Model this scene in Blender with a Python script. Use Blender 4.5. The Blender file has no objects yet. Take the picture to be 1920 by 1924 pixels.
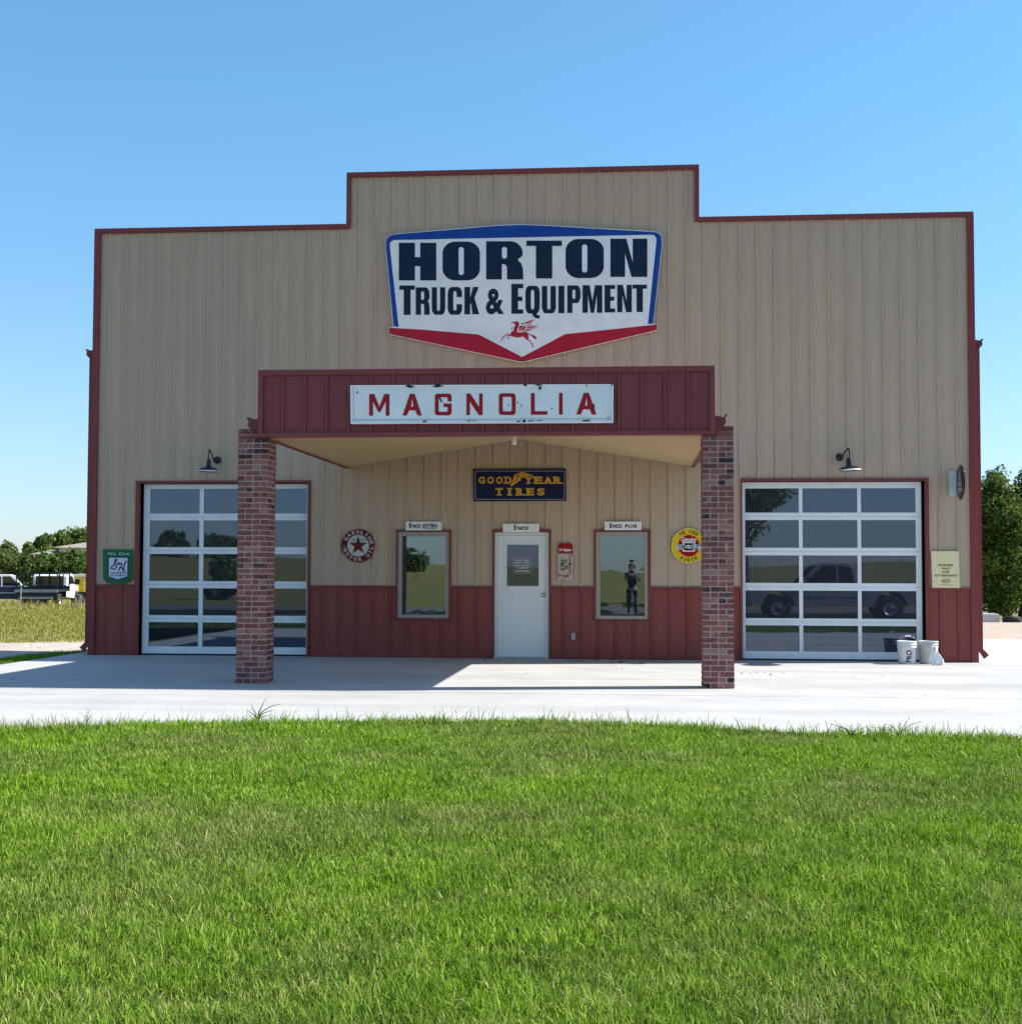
import bpy, math, random
import numpy as np
from mathutils import Vector, Matrix, noise
from mathutils.geometry import tessellate_polygon
random.seed(7); RNG = np.random.default_rng(11)
S = bpy.context.scene
COL = S.collection
# ------------------------------------------------------------------ camera
CAM = dict(f=2551.5, D=23.267, h=1.5094, yaw=.0879, pitch=.0430, roll=.0030)
cd = bpy.data.cameras.new('camera'); cam = bpy.data.objects.new('camera', cd); COL.objects.link(cam)
fw = Vector((-math.sin(CAM['yaw'])*math.cos(CAM['pitch']), math.cos(CAM['yaw'])*math.cos(CAM['pitch']), math.sin(CAM['pitch'])))
cam.matrix_world = Matrix.Translation((0, -CAM['D'], CAM['h'])) @ fw.to_track_quat('-Z', 'Y').to_matrix().to_4x4() @ Matrix.Rotation(CAM['roll'], 4, 'Z')
cd.sensor_fit = 'HORIZONTAL'; cd.sensor_width = 36; cd.lens = CAM['f']/1920*36
cd.clip_start = .1; cd.clip_end = 5000
S.camera = cam
# ------------------------------------------------------------------ sky, sun, exposure
SUN = Vector((1.11, .20, 1.0)).normalized()
w = bpy.data.worlds.new('World'); S.world = w; w.use_nodes = True
nt = w.node_tree; bg = nt.nodes['Background']
sky = nt.nodes.new('ShaderNodeTexSky'); sky.sky_type = 'NISHITA'; sky.sun_disc = False
sky.sun_elevation = math.asin(SUN.z); sky.sun_rotation = math.atan2(SUN.x, SUN.y)
sky.air_density = 1.0; sky.dust_density = 0.3; sky.ozone_density = 2.0; sky.altitude = 200
tc = nt.nodes.new('ShaderNodeTexCoord'); sx = nt.nodes.new('ShaderNodeSeparateXYZ'); nt.links.new(tc.outputs['Generated'], sx.inputs[0])
rp = nt.nodes.new('ShaderNodeValToRGB'); nt.links.new(sx.outputs[2], rp.inputs[0])
for e_, (p_, c_) in zip([rp.color_ramp.elements[0], rp.color_ramp.elements[1], rp.color_ramp.elements.new(.12), rp.color_ramp.elements.new(.34)],
                        [(0.0, (.52, .60, .78, 1)), (1.0, (.95, 1.02, 1.02, 1)), (.12, (.60, .73, .86, 1)), (.34, (.57, .90, .95, 1))]): e_.position = p_; e_.color = c_
mx = nt.nodes.new('ShaderNodeMix'); mx.data_type = 'RGBA'; mx.blend_type = 'MULTIPLY'; mx.inputs[0].default_value = 1
nt.links.new(sky.outputs[0], mx.inputs[6]); nt.links.new(rp.outputs[0], mx.inputs[7]); nt.links.new(mx.outputs[2], bg.inputs[0]); bg.inputs[1].default_value = .115
sd = bpy.data.lights.new('sun', 'SUN'); sd.energy = 4.8; sd.angle = math.radians(.5); sd.color = (1, .955, .88)
so = bpy.data.objects.new('sun', sd); COL.objects.link(so); so.rotation_euler = SUN.to_track_quat('Z', 'Y').to_euler(); so.location = (30, 5, 30)
S.view_settings.view_transform = 'Standard'; S.view_settings.look = 'None'; S.view_settings.gamma = 1
S.view_settings.use_curve_mapping = False; S.view_settings.exposure = .95
# ------------------------------------------------------------------ helpers
def _ray(px, py):
    a, b = px-960, py-962
    c, s = math.cos(CAM['roll']), math.sin(CAM['roll']); u, v = c*a+s*b, -s*a+c*b
    x, y0, z0 = u/CAM['f'], 1.0, -v/CAM['f']
    c, s = math.cos(CAM['pitch']), math.sin(CAM['pitch']); y, z = c*y0-s*z0, s*y0+c*z0
    c, s = math.cos(CAM['yaw']), math.sin(CAM['yaw']); return c*x-s*y, s*x+c*y, z
def at(px, py, Y=0.0):            # point of the plane y = Y seen at a pixel of the photograph
    r = _ray(px, py); t = (Y+CAM['D'])/r[1]; return r[0]*t, CAM['h']+r[2]*t
def on_ground(px, py, Z=0.0):
    r = _ray(px, py); t = (Z-CAM['h'])/r[2]; return r[0]*t, -CAM['D']+r[1]*t
def tag(o, label=None, cat=None, group=None, kind=None):
    for k, v in (('label', label), ('category', cat), ('group', group), ('kind', kind)):
        if v: o[k] = v
    return o
def thing(name, label, cat, loc=(0, 0, 0), rz=0, group=None):
    o = bpy.data.objects.new(name, None); COL.objects.link(o); o.location = loc; o.rotation_euler = (0, 0, rz)
    return tag(o, label, cat, group)
def part(name, parent, loc=(0, 0, 0)):
    o = bpy.data.objects.new(name, None); COL.objects.link(o); o.location = loc; o.parent = parent; return o
class MB:
    def __init__(s): s.v = []; s.f = []; s.sm = []
    def add(s, vs, fs, smooth=False):
        b = len(s.v); s.v += [tuple(p) for p in vs]; s.f += [tuple(b+i for i in f) for f in fs]; s.sm += [smooth]*len(fs); return s
    def box(s, x0, x1, y0, y1, z0, z1):
        return s.add([(x0,y0,z0),(x1,y0,z0),(x1,y1,z0),(x0,y1,z0),(x0,y0,z1),(x1,y0,z1),(x1,y1,z1),(x0,y1,z1)],
                     [(0,3,2,1),(4,5,6,7),(0,1,5,4),(1,2,6,5),(2,3,7,6),(3,0,4,7)])
    def prism(s, loop, y0, y1):                      # loop of (x, z); extruded from y0 (front) to y1
        n = len(loop)
        a = sum(loop[i][0]*loop[(i+1) % n][1]-loop[(i+1) % n][0]*loop[i][1] for i in range(n))
        if a < 0: loop = loop[::-1]
        vs = [(x, y0, z) for x, z in loop]+[(x, y1, z) for x, z in loop]
        return s.add(vs, [tuple(range(n)), tuple(range(2*n-1, n-1, -1))]+[(i, i+n, (i+1) % n+n, (i+1) % n) for i in range(n)])
    def flat(s, loops, y):                           # loops of (x, z): outer, then holes; faces towards -y
        tris = tessellate_polygon([[Vector((x, z, 0)) for x, z in l] for l in loops])
        pts = [p for l in loops for p in l]; fs = []
        for t in tris:
            a, b, c = [pts[i] for i in t]
            cr = (b[0]-a[0])*(c[1]-a[1])-(b[1]-a[1])*(c[0]-a[0])
            if abs(cr) < 1e-12: continue
            fs.append(t if cr > 0 else (t[0], t[2], t[1]))
        return s.add([(x, y, z) for x, z in pts], fs)
    def tube(s, pts, r, n=10, cap=True):
        pts = [Vector(p) for p in pts]; rs = r if isinstance(r, (list, tuple)) else [r]*len(pts)
        vs = []; up = None
        for i, p in enumerate(pts):
            t = (pts[min(i+1, len(pts)-1)]-pts[max(i-1, 0)]).normalized()
            if up is None: up = Vector((0, 0, 1)) if abs(t.z) < .9 else Vector((1, 0, 0))
            a = t.cross(up).normalized(); b = a.cross(t).normalized(); up = b
            vs += [p+(a*math.cos(2*math.pi*k/n)+b*math.sin(2*math.pi*k/n))*rs[i] for k in range(n)]
        fs = [(i*n+k, i*n+(k+1) % n, (i+1)*n+(k+1) % n, (i+1)*n+k) for i in range(len(pts)-1) for k in range(n)]
        s.add(vs, fs, True)
        if cap:
            s.add(vs[:n], [tuple(range(n))]); s.add(vs[-n:], [tuple(range(n-1, -1, -1))])
        return s
    def lathe(s, prof, c=(0, 0, 0), n=28, axis='z', smooth=True):
        vs = []
        for r, h in prof:
            for k in range(n):
                a = 2*math.pi*k/n; p = (r*math.cos(a), r*math.sin(a), h)
                if axis == 'y': p = (p[0], h, p[1])
                if axis == 'x': p = (h, p[0], p[1])
                vs.append((c[0]+p[0], c[1]+p[1], c[2]+p[2]))
        return s.add(vs, [(i*n+k, i*n+(k+1) % n, (i+1)*n+(k+1) % n, (i+1)*n+k) for i in range(len(prof)-1) for k in range(n)], smooth)
    def build(s, name, m, parent=None, bevel=0):
        me = bpy.data.meshes.new(name); me.from_pydata(s.v, [], s.f); me.update()
        me.polygons.foreach_set('use_smooth', s.sm); me.materials.append(m)
        o = bpy.data.objects.new(name, me); COL.objects.link(o)
        if parent: o.parent = parent
        if bevel:
            b = o.modifiers.new('bevel', 'BEVEL'); b.width = bevel; b.segments = 2; b.limit_method = 'ANGLE'
        return o
# ------------------------------------------------------------------ materials
class NT:
    def __init__(s, name):
        s.m = bpy.data.materials.new(name); s.m.use_nodes = True; s.t = s.m.node_tree; s.p = s.t.nodes['Principled BSDF']
    def n(s, typ, **kw):
        o = s.t.nodes.new(typ)
        for k, v in kw.items():
            if k.startswith('i_'):
                k = k[2:]; o.inputs[int(k) if k.isdigit() else k.replace('_', ' ')].default_value = v
            else: setattr(o, k, v)
        return o
    def l(s, a, b): s.t.links.new(a, b)
    def noise(s, scale, detail=3, rough=.55, vec=None, stretch=None):
        q = s.n('ShaderNodeTexNoise'); q.inputs['Scale'].default_value = scale; q.inputs['Detail'].default_value = detail; q.inputs['Roughness'].default_value = rough
        if vec is None: vec = s.n('ShaderNodeNewGeometry').outputs['Position']
        if stretch:
            mp = s.n('ShaderNodeMapping'); mp.inputs['Scale'].default_value = stretch; s.l(vec, mp.inputs[0]); vec = mp.outputs[0]
        s.l(vec, q.inputs['Vector']); return q.outputs['Fac']
    def ramp(s, fac, stops):
        r = s.n('ShaderNodeValToRGB'); e = r.color_ramp.elements
        while len(e) < len(stops): e.new(.5)
        for q, (p, c) in zip(e, stops): q.position = p; q.color = (c[0], c[1], c[2], 1) if not isinstance(c, (int, float)) else (c, c, c, 1)
        s.l(fac, r.inputs[0]); return r.outputs[0]
    def mix(s, fac, a, b, mode='MIX'):
        q = s.n('ShaderNodeMix', data_type='RGBA', blend_type=mode)
        for sock, v in ((q.inputs[0], fac), (q.inputs[6], a), (q.inputs[7], b)):
            if isinstance(v, bpy.types.NodeSocket): s.l(v, sock)
            elif isinstance(v, (int, float)): sock.default_value = v
            else: sock.default_value = (v[0], v[1], v[2], 1)
        return q.outputs[2]
    def bump(s, h, strength, dist=.01):
        b = s.n('ShaderNodeBump'); b.inputs['Strength'].default_value = strength; b.inputs['Distance'].default_value = dist
        s.l(h, b.inputs['Height']); s.l(b.outputs[0], s.p.inputs['Normal'])
    def done(s, col=None, rough=.5, spec=.5, metal=0):
        if isinstance(col, bpy.types.NodeSocket): s.l(col, s.p.inputs['Base Color'])
        elif col: s.p.inputs['Base Color'].default_value = (col[0], col[1], col[2], 1)
        if isinstance(rough, bpy.types.NodeSocket): s.l(rough, s.p.inputs['Roughness'])
        else: s.p.inputs['Roughness'].default_value = rough
        s.p.inputs['Specular IOR Level'].default_value = spec; s.p.inputs['Metallic'].default_value = metal
        return s.m
def paint(name, c, rough=.5, var=.12, scale=2.5, spec=.4, stretch=(3, 3, .25), metal=0):
    t = NT(name); n1 = t.noise(scale, 4, .6, stretch=stretch)
    d = [x*(1-var) for x in c]; b = [min(1, x*(1+var)) for x in c]
    return t.done(t.ramp(n1, [(.25, d), (.75, b)]), rough, spec, metal)
def metal_wall(name, c, dust=0):
    t = NT(name); n1 = t.noise(1.2, 5, .6, stretch=(2.2, 2.2, .22)); n2 = t.noise(14, 3, .6, stretch=(1, 1, .05))
    col = t.ramp(n1, [(.25, [x*.9 for x in c]), (.75, [x*1.08 for x in c])])
    col = t.mix(.35, col, t.ramp(n2, [(.3, [x*.86 for x in c]), (.7, [x*1.1 for x in c])]))
    sp = t.noise(38, 2, .5); col = t.mix(t.ramp(sp, [(.74, 0), (.80, .5)]), col, [x*.45 for x in c])
    if False:
        g = t.n('ShaderNodeNewGeometry'); sx = t.n('ShaderNodeSeparateXYZ'); t.l(g.outputs['Position'], sx.inputs[0])
        dn = t.noise(5, 4, .7); ad = t.n('ShaderNodeMath', operation='MULTIPLY_ADD'); t.l(dn, ad.inputs[0]); ad.inputs[1].default_value = -.45; t.l(sx.outputs[2], ad.inputs[2])
        col = t.mix(t.ramp(ad.outputs[0], [(-.0, .30), (.02, 0)]), col, (.30, .20, .17))
    t.bump(t.noise(2.2, 3, .5, stretch=(3, 3, .5)), .30, .02)
    return t.done(col, .42, .45)
TAN = (.475, .345, .243); RED = (.235, .038, .028)
M = {}
M['tan'] = metal_wall('tan_metal', TAN); M['red'] = metal_wall('red_metal', RED, 1); M['red2'] = metal_wall('red_fascia', (.205, .033, .034))
M['soffit'] = metal_wall('soffit_metal', (.50, .36, .19))
M['trim'] = paint('red_trim', (.19, .030, .028), .4); M['gutter'] = paint('gutter_red', (.13, .022, .026), .4)
M['white_frame'] = paint('white_frame', (.76, .77, .78), .35, .05)
M['door'] = paint('door_white', (.72, .73, .71), .4, .04); M['taupe'] = paint('taupe_frame', (.36, .29, .25), .45, .06)
M['black'] = paint('black_enamel', (.012, .012, .016), .3, .2); M['rubber'] = paint('rubber', (.018, .018, .018), .8, .2)
M['grey'] = paint('grey_metal', (.33, .34, .35), .4, .1); M['steel'] = paint('steel', (.6, .6, .6), .3, .05, metal=1)
M['galv'] = paint('galvanised', (.45, .52, .50), .45, .12)
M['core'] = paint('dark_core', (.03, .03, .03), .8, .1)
M['lampwhite'] = paint('lamp_white', (.8, .8, .8), .5, .03)
M['bucket'] = paint('bucket_white', (.66, .68, .70), .4, .07, 6, stretch=(1, 1, 1)); M['bucket2'] = paint('bucket_grey', (.46, .47, .46), .45, .12, 6, stretch=(1, 1, 1))
M['cloth'] = paint('cloth_white', (.78, .78, .76), .9, .06, 8, .1, (1, 1, 1))
def enamel(name, c, wear=.0, rough=.28, rust=(.12, .045, .02)):
    t = NT(name); col = t.ramp(t.noise(3.5, 3, .5), [(.3, [x*.93 for x in c]), (.7, [min(1, x*1.05) for x in c])])
    if wear:
        col = t.mix(t.ramp(t.noise(16, 5, .7), [(.70-wear*.18, 0), (.76-wear*.18, 1)]), col, rust)
    return t.done(col, rough, .12)
M['sign_white'] = enamel('sign_white', (.80, .80, .81)); M['sign_blue'] = enamel('sign_blue', (.012, .060, .30))
M['sign_navy'] = enamel('sign_navy', (.010, .022, .050)); M['sign_red'] = enamel('sign_red', (.42, .016, .035))
M['mag_white'] = enamel('mag_white', (.80, .81, .82), .12, .22, (.16, .15, .15)); M['mag_red'] = enamel('mag_red', (.36, .014, .020), .2, .25, (.5, .4, .4))
M['navy'] = enamel('navy_enamel', (.010, .016, .060), .35, .3, (.02, .02, .03)); M['gold'] = enamel('gold_enamel', (.62, .34, .035), .35, .35, (.25, .10, .03))
M['pale_line'] = enamel('pale_line', (.40, .38, .36)); M['ink'] = enamel('ink', (.012, .012, .012))
M['tex_red'] = enamel('tex_red', (.15, .010, .010), .3, .25, (.05, .01, .01)); M['tex_white'] = enamel('tex_white', (.50, .51, .47), .25, .3, (.25, .22, .17))
M['tex_green'] = enamel('tex_green', (.03, .045, .03)); M['chev_yellow'] = enamel('chev_yellow', (.72, .50, .012)); M['chev_red'] = enamel('chev_red', (.32, .010, .008))
M['chev_orange'] = enamel('chev_orange', (.80, .32, .10)); M['green'] = enamel('stamp_green', (.020, .13, .055)); M['mint'] = enamel('mint', (.36, .62, .50))
M['cream'] = enamel('cream', (.74, .64, .36), .15, .35, (.5, .4, .25)); M['brown_ink'] = enamel('brown_ink', (.06, .04, .02))
M['pop_white'] = enamel('pop_white', (.50, .43, .34), .75, .4, (.22, .085, .035)); M['pop_red'] = enamel('pop_red', (.30, .010, .014), .25)
M['dark_disc'] = enamel('dark_disc', (.035, .018, .022)); M['mauve'] = enamel('mauve', (.34, .27, .30))
def glass(name, refl, tint, dark, wav, wscale):
    t = NT(name); t.t.nodes.remove(t.p)
    out = t.t.nodes['Material Output']
    g = t.n('ShaderNodeBsdfGlossy'); g.inputs['Color'].default_value = (*tint, 1); g.inputs['Roughness'].default_value = .012
    d = t.n('ShaderNodeBsdfDiffuse'); d.inputs['Color'].default_value = (*dark, 1)
    b = t.n('ShaderNodeBump'); b.inputs['Strength'].default_value = wav; b.inputs['Distance'].default_value = .01
    t.l(t.noise(wscale, 2, .4, stretch=(1, 1, 2.2)), b.inputs['Height']); t.l(b.outputs[0], g.inputs['Normal'])
    mx = t.n('ShaderNodeMixShader'); mx.inputs[0].default_value = refl; t.l(d.outputs[0], mx.inputs[1]); t.l(g.outputs[0], mx.inputs[2]); t.l(mx.outputs[0], out.inputs[0])
    return t.m
M['pane'] = glass('window_glass', .23, (.70, .88, 1), (.010, .011, .013), .06, 2.2)
M['gpane'] = glass('garage_glass', .125, (.60, .74, 1), (.024, .028, .036), .022, 1.6)
M['vglass'] = glass('vehicle_glass', .07, (1, 1, 1), (.012, .014, .016), 0, 1)
# concrete
t = NT('concrete')
c0 = t.ramp(t.noise(.9, 6, .65), [(.3, (.39, .385, .375)), (.7, (.50, .495, .485))])
c0 = t.mix(t.ramp(t.noise(.5, 5, .65, stretch=(.18, 1.6, 1)), [(.45, 0), (.7, .7)]), c0, (.33, .32, .305))
c0 = t.mix(t.ramp(t.noise(45, 3, .7), [(.68, 0), (.78, .55)]), c0, (.30, .27, .24))
c0 = t.mix(t.ramp(t.noise(2.6, 5, .7, stretch=(.3, 1, 1)), [(.62, 0), (.72, .35)]), c0, (.38, .31, .27))
t.bump(t.noise(60, 3, .6), .25, .004); M['concrete'] = t.done(c0, .85, .2)
M['joint'] = paint('joint', (.28, .26, .24), .9)
def soil(name, stops, sc, bs, bd, fine=60):
    t = NT(name); c = t.ramp(t.noise(sc, 6, .65), stops); c = t.mix(.45, c, t.ramp(t.noise(fine, 3, .7), [(.3, [x*.55 for x in stops[0][1]]), (.7, stops[-1][1])]))
    t.bump(t.noise(bs, 5, .7), .6, bd); return t.done(c, .95, .1)
M['ground'] = soil('field_ground', [(.3, (.14, .15, .035)), (.5, (.22, .20, .06)), (.7, (.30, .24, .09))], .35, 6, .08, 9)
M['turf_soil'] = soil('lawn_ground', [(.3, (.012, .022, .006)), (.7, (.030, .045, .012))], 1.5, 30, .03)
M['dirt'] = soil('pale_dirt', [(.3, (.42, .35, .29)), (.7, (.60, .53, .46))], 1.6, 9, .08, 7)
M['gravel'] = soil('gravel', [(.3, (.40, .32, .26)), (.7, (.55, .46, .38))], 1.2, 25, .03, 25)
M['asphalt'] = soil('asphalt', [(.3, (.15, .14, .14)), (.7, (.2, .19, .18))], 2, 60, .005)
def blade_mat(name, stops, trans=.35, patch=None, rough=.6):
    t = NT(name); a = t.n('ShaderNodeAttribute', attribute_name='rnd'); col = t.ramp(a.outputs['Fac'], stops)
    if patch:
        pf = t.ramp(t.noise(patch[0], 4, .6), [(patch[1], 0), (patch[2], patch[3])]); col = t.mix(pf, col, t.ramp(a.outputs['Fac'], patch[4]))
    t.done(col, rough, .15); tr = t.n('ShaderNodeBsdfTranslucent'); t.l(col, tr.inputs[0])
    mx = t.n('ShaderNodeMixShader'); mx.inputs[0].default_value = trans; t.l(t.p.outputs[0], mx.inputs[1]); t.l(tr.outputs[0], mx.inputs[2])
    t.l(mx.outputs[0], t.t.nodes['Material Output'].inputs[0]); return t.m
M['grass'] = blade_mat('lawn_blades', [(0, (.025, .075, .005)), (.45, (.160, .310, .010)), (.88, (.40, .55, .05)), (.93, (.44, .46, .16)), (1, (.60, .54, .32))], .3,
    (.55, .42, .68, .85, [(0, (.085, .130, .020)), (.6, (.21, .27, .06)), (.85, (.36, .40, .14)), (1, (.52, .46, .26))]))
M['field'] = blade_mat('field_blades', [(0, (.16, .18, .025)), (.5, (.33, .31, .07)), (.85, (.44, .38, .12)), (1, (.46, .32, .20))], .3)
M['weed'] = blade_mat('weed_blades', [(0, (.10, .16, .04)), (1, (.26, .22, .10))], .3)
def leaf_mat(name, a, b, c): return blade_mat(name, [(0, a), (.5, b), (1, c)], .3)
M['leaf_right'] = leaf_mat('leaf_right', (.030, .065, .012), (.085, .14, .022), (.24, .30, .06))
M['leaf_left'] = leaf_mat('leaf_left', (.035, .07, .015), (.09, .15, .03), (.20, .25, .07))
M['leaf_olive'] = leaf_mat('leaf_olive', (.04, .06, .015), (.10, .13, .03), (.20, .21, .06))
M['bark'] = paint('bark', (.09, .065, .045), .9, .3, 9, .1)
# brick: colour from a per-brick attribute
t = NT('brick'); a = t.n('ShaderNodeAttribute', attribute_name='rnd')
bc = t.ramp(a.outputs['Fac'], [(0, (.030, .020, .022)), (.14, (.13, .048, .045)), (.55, (.21, .070, .060)), (.85, (.27, .105, .085)), (1, (.28, .16, .13))])
bc = t.mix(t.ramp(t.noise(55, 4, .7), [(.56, 0), (.70, .75)]), bc, (.46, .33, .30))
bc = t.mix(t.ramp(t.noise(22, 4, .7), [(.55, 0), (.68, .6)]), bc, (.045, .022, .02))
bc = t.mix(t.ramp(t.noise(9, 5, .75), [(.60, 0), (.70, .55)]), bc, (.52, .42, .38))
t.bump(t.noise(70, 4, .7), .5, .006); M['brick'] = t.done(bc, .85, .2)
M['mortar'] = soil('mortar', [(.3, (.40, .28, .25)), (.7, (.58, .46, .42))], 9, 60, .006)
# ------------------------------------------------------------------ ground
def sst(a, b, x): x = max(0, min(1, (x-a)/(b-a))); return x*x*(3-2*x)
SLX0, SLX1 = -9.9, 13.0
def gz(x, y):
    z = -.07
    z -= .62*sst(0, 4.5, SLX0-.15-x)*sst(-30, -8, y)
    z -= .45*sst(9, 40, y)*(1-.0)*(1 if x > SLX0 else 0)*sst(9, 40, y)
    z += .10*noise.noise(Vector((x*.22, y*.22, 0)))*sst(2, 8, SLX0-x)
    b = sst(34, 170, -y); z += b*(1.1+2.6*sst(5, 70, abs(x))+.5*math.sin(x*.055)+.25*math.sin(x*.13+1))
    z += sst(120, 420, y)*3.0
    return z
def axis(core0, core1, step, far):
    a = list(np.arange(core0, core1+1e-6, step)); s = step; x = core1
    while x < far: s *= 1.25; x += s; a.append(x)
    s = step; x = core0
    while x > -far: s *= 1.25; x -= s; a.insert(0, x)
    return a
xs = axis(-30, 20, .5, 2500); ys = axis(-30, 60, .5, 2500)
g = MB(); g.v = [(x, y, gz(x, y)) for y in ys for x in xs]; nx = len(xs)
g.f = [(j*nx+i, j*nx+i+1, (j+1)*nx+i+1, (j+1)*nx+i) for j in range(len(ys)-1) for i in range(nx-1)]; g.sm = [True]*len(g.f)
tag(g.build('ground', M['ground']), 'dry yellow green field and ground around the building', None, kind='structure')
# lawn edge and slab
EX = [-30, -12, -6, -4.2, -1.3, .4, 1.56, 3.5, 6, 30]; EY = [-11.3, -11.0, -10.75, -10.15, -9.60, -9.80, -10.3, -10.55, -10.7, -11]
def lawn_edge(x): return float(np.interp(x, EX, EY))+.10*noise.noise(Vector((x*1.3, 3, 0)))
s = MB()
XE = list(np.linspace(SLX0, SLX1, 60)); m_ = len(XE)
s.add([(x, lawn_edge(x), 0) for x in XE]+[(x, -6.62, 0) for x in XE]+[(x, lawn_edge(x), -.12) for x in XE]+[(x, -6.62, -.12) for x in XE],
      [(i, i+1, m_+i+1, m_+i) for i in range(m_-1)]+[(2*m_+i, 2*m_+i+1, i+1, i) for i in range(m_-1)]+[(m_+i, m_+i+1, 3*m_+i+1, 3*m_+i) for i in range(m_-1)])
s.add([(SLX0, lawn_edge(SLX0), -.6), (SLX0, lawn_edge(SLX0), 0), (SLX0, -6.62, 0), (SLX0, -6.62, -.6)], [(0, 1, 2, 3)])
s.box(SLX0, SLX1, -6.60, 8.2, -.6, 0)
tag(s.build('concrete_apron', M['concrete'], ), 'pale concrete apron in front of the building', None, kind='structure')
s = MB(); n = 150; X = np.linspace(-26, 26, n+1)
for i in range(n): 
    s.add([(X[i], -26, -.02), (X[i+1], -26, -.02), (X[i+1], lawn_edge(X[i+1])-.001, -.02), (X[i], lawn_edge(X[i])-.001, -.02)], [(0, 1, 2, 3)])
tag(s.build('lawn', M['turf_soil']), 'green lawn in front of the concrete apron', None, kind='structure')
def sheet(name, pts, m, label, dz=.012, res=.6):
    # polygon (x, y) draped on the ground
    xs_ = [p[0] for p in pts]; ys_ = [p[1] for p in pts]; s = MB(); idx = {}
    def inside(x, y):
        c = False; n = len(pts)
        for i in range(n):
            x1, y1 = pts[i]; x2, y2 = pts[(i+1) % n]
            if (y1 > y) != (y2 > y) and x < (x2-x1)*(y-y1)/(y2-y1)+x1: c = not c
        return c
    nx_ = int((max(xs_)-min(xs_))/res)+1; ny_ = int((max(ys_)-min(ys_))/res)+1
    def V(i, j):
        if (i, j) not in idx:
            x, y = min(xs_)+i*res, min(ys_)+j*res; x += .35*noise.noise(Vector((x*.6, y*.6, 5))); y += .35*noise.noise(Vector((x*.6, y*.6, 9)))
            idx[(i, j)] = len(s.v); s.v.append((x, y, gz(x, y)+dz))
        return idx[(i, j)]
    for i in range(nx_):
        for j in range(ny_):
            if inside(min(xs_)+(i+.5)*res, min(ys_)+(j+.5)*res): s.f.append((V(i, j), V(i+1, j), V(i+1, j+1), V(i, j+1)))
    s.sm = [True]*len(s.f); return tag(s.build(name, m), label, None, kind='structure')
sheet('dirt_track', [(-40, -5), (-11.2, -5), (-9.3, 1.0), (-9.3, 17), (-13, 18), (-22, 15), (-40, 13)], M['dirt'], 'pale bare dirt strip beside the building', .03)
sheet('gravel_drive', [(2, 8.3), (40, 8.3), (60, 23), (2, 26)], M['gravel'], 'pinkish gravel drive behind the building', .02, 1.0)
s = MB(); s.box(-200, 200, -33, -27.5, -.2, -.02); tag(s.build('road', M['asphalt']), 'road behind the lawn', None, kind='structure')
# ------------------------------------------------------------------ building
XL, XR, H1, X2L, X2R, H2 = -9.502, 5.747, 7.566, -4.950, 1.165, 8.477
DEP = 12.0; EAVE = 5.45
RP, PITCH = -4.738, .29958
B = thing('commercial_building', 'tan metal shop building with red wainscot, stepped false front and two glazed garage doors', 'building', (0, 0, 0))
def rib_profile(u0, u1, phase, pitch, h=.028, minor=True, wb=.030, wt=.011):
    pts = []; k = math.floor((u0-phase)/pitch)-1
    while phase+k*pitch < u1+pitch:
        c = phase+k*pitch
        pts += [(c-wb, 0), (c-wt, h), (c+wt, h), (c+wb, 0)]
        if minor:
            for q in (1/3, 2/3): pts += [(c+pitch*q-.012, 0), (c+pitch*q-.006, .0035), (c+pitch*q+.006, .0035), (c+pitch*q+.012, 0)]
        k += 1
    U = [p[0] for p in pts]; Hh = [p[1] for p in pts]
    out = [(u0, float(np.interp(u0, U, Hh)))]+[p for p in pts if u0 < p[0] < u1]+[(u1, float(np.interp(u1, U, Hh)))]
    return out
def panel(mb, u0, u1, v0, v1, P, phase=RP, pitch=PITCH, v1f=None, **kw):
    # P(u, v, h) -> xyz ; v1f(u) optional upper limit
    pr = rib_profile(u0, u1, phase, pitch, **kw)
    vs = []
    for u, h in pr: vs += [P(u, v0, h), P(u, v1f(u) if v1f else v1, h)]
    mb.add(vs, [(2*i, 2*i+2, 2*i+3, 2*i+1) for i in range(len(pr)-1)])
FRONT = lambda u, v, h: (u, -h, v)
ZW = at(800, 1103)[1]
def zz(px, py): return at(px, py)[1]
def xx(px, py): return at(px, py)[0]
OPEN = dict(
  gl=(xx(262, 1060), xx(578, 1060), -.1, zz(420, 908)),
  gr=(xx(1394.5, 1060), xx(1738, 1060), -.1, zz(1560, 904)),
  dr=(xx(929, 1120), xx(1031, 1120), -.1, zz(980, 1000)),
  wl=(xx(747, 1080), xx(844, 1080), zz(795, 1162), zz(795, 999)),
  wr=(xx(1119, 1080), xx(1218, 1080), zz(1168, 1164), zz(1168, 999)))
def walled(z0, ztop, fn):
    bx = sorted({XL, XR, X2L, X2R, *[q for o in OPEN.values() for q in o[:2]]})
    for a, b in zip(bx, bx[1:]):
        m = (a+b)/2; top = ztop if ztop else (H2 if X2L < m < X2R else H1); holes = sorted([(o[2], o[3]) for o in OPEN.values() if o[0] < m < o[1]]); z = z0
        for h0, h1 in holes:
            if h0 > z and z < top: fn(a, b, z, min(h0, top))
            z = max(z, h1)
        if z < top: fn(a, b, z, top)
tan_ = MB(); walled(ZW, None, lambda a, b, c, d: panel(tan_, a, b, c, d, FRONT)); tan_o = tan_.build('wall', M['tan'], B)
red_ = MB(); walled(0.0, ZW, lambda a, b, c, d: panel(red_, a, b, c, d, FRONT)); red_o = red_.build('wainscot', M['red'], B)
core = MB(); walled(0.0, None, lambda a, b, c, d: core.box(a, b, .02, .22, c, d)); core.build('wall_light_block', M['core'], B)  # unseen dark slab added behind the thin front panels to block light
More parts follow.
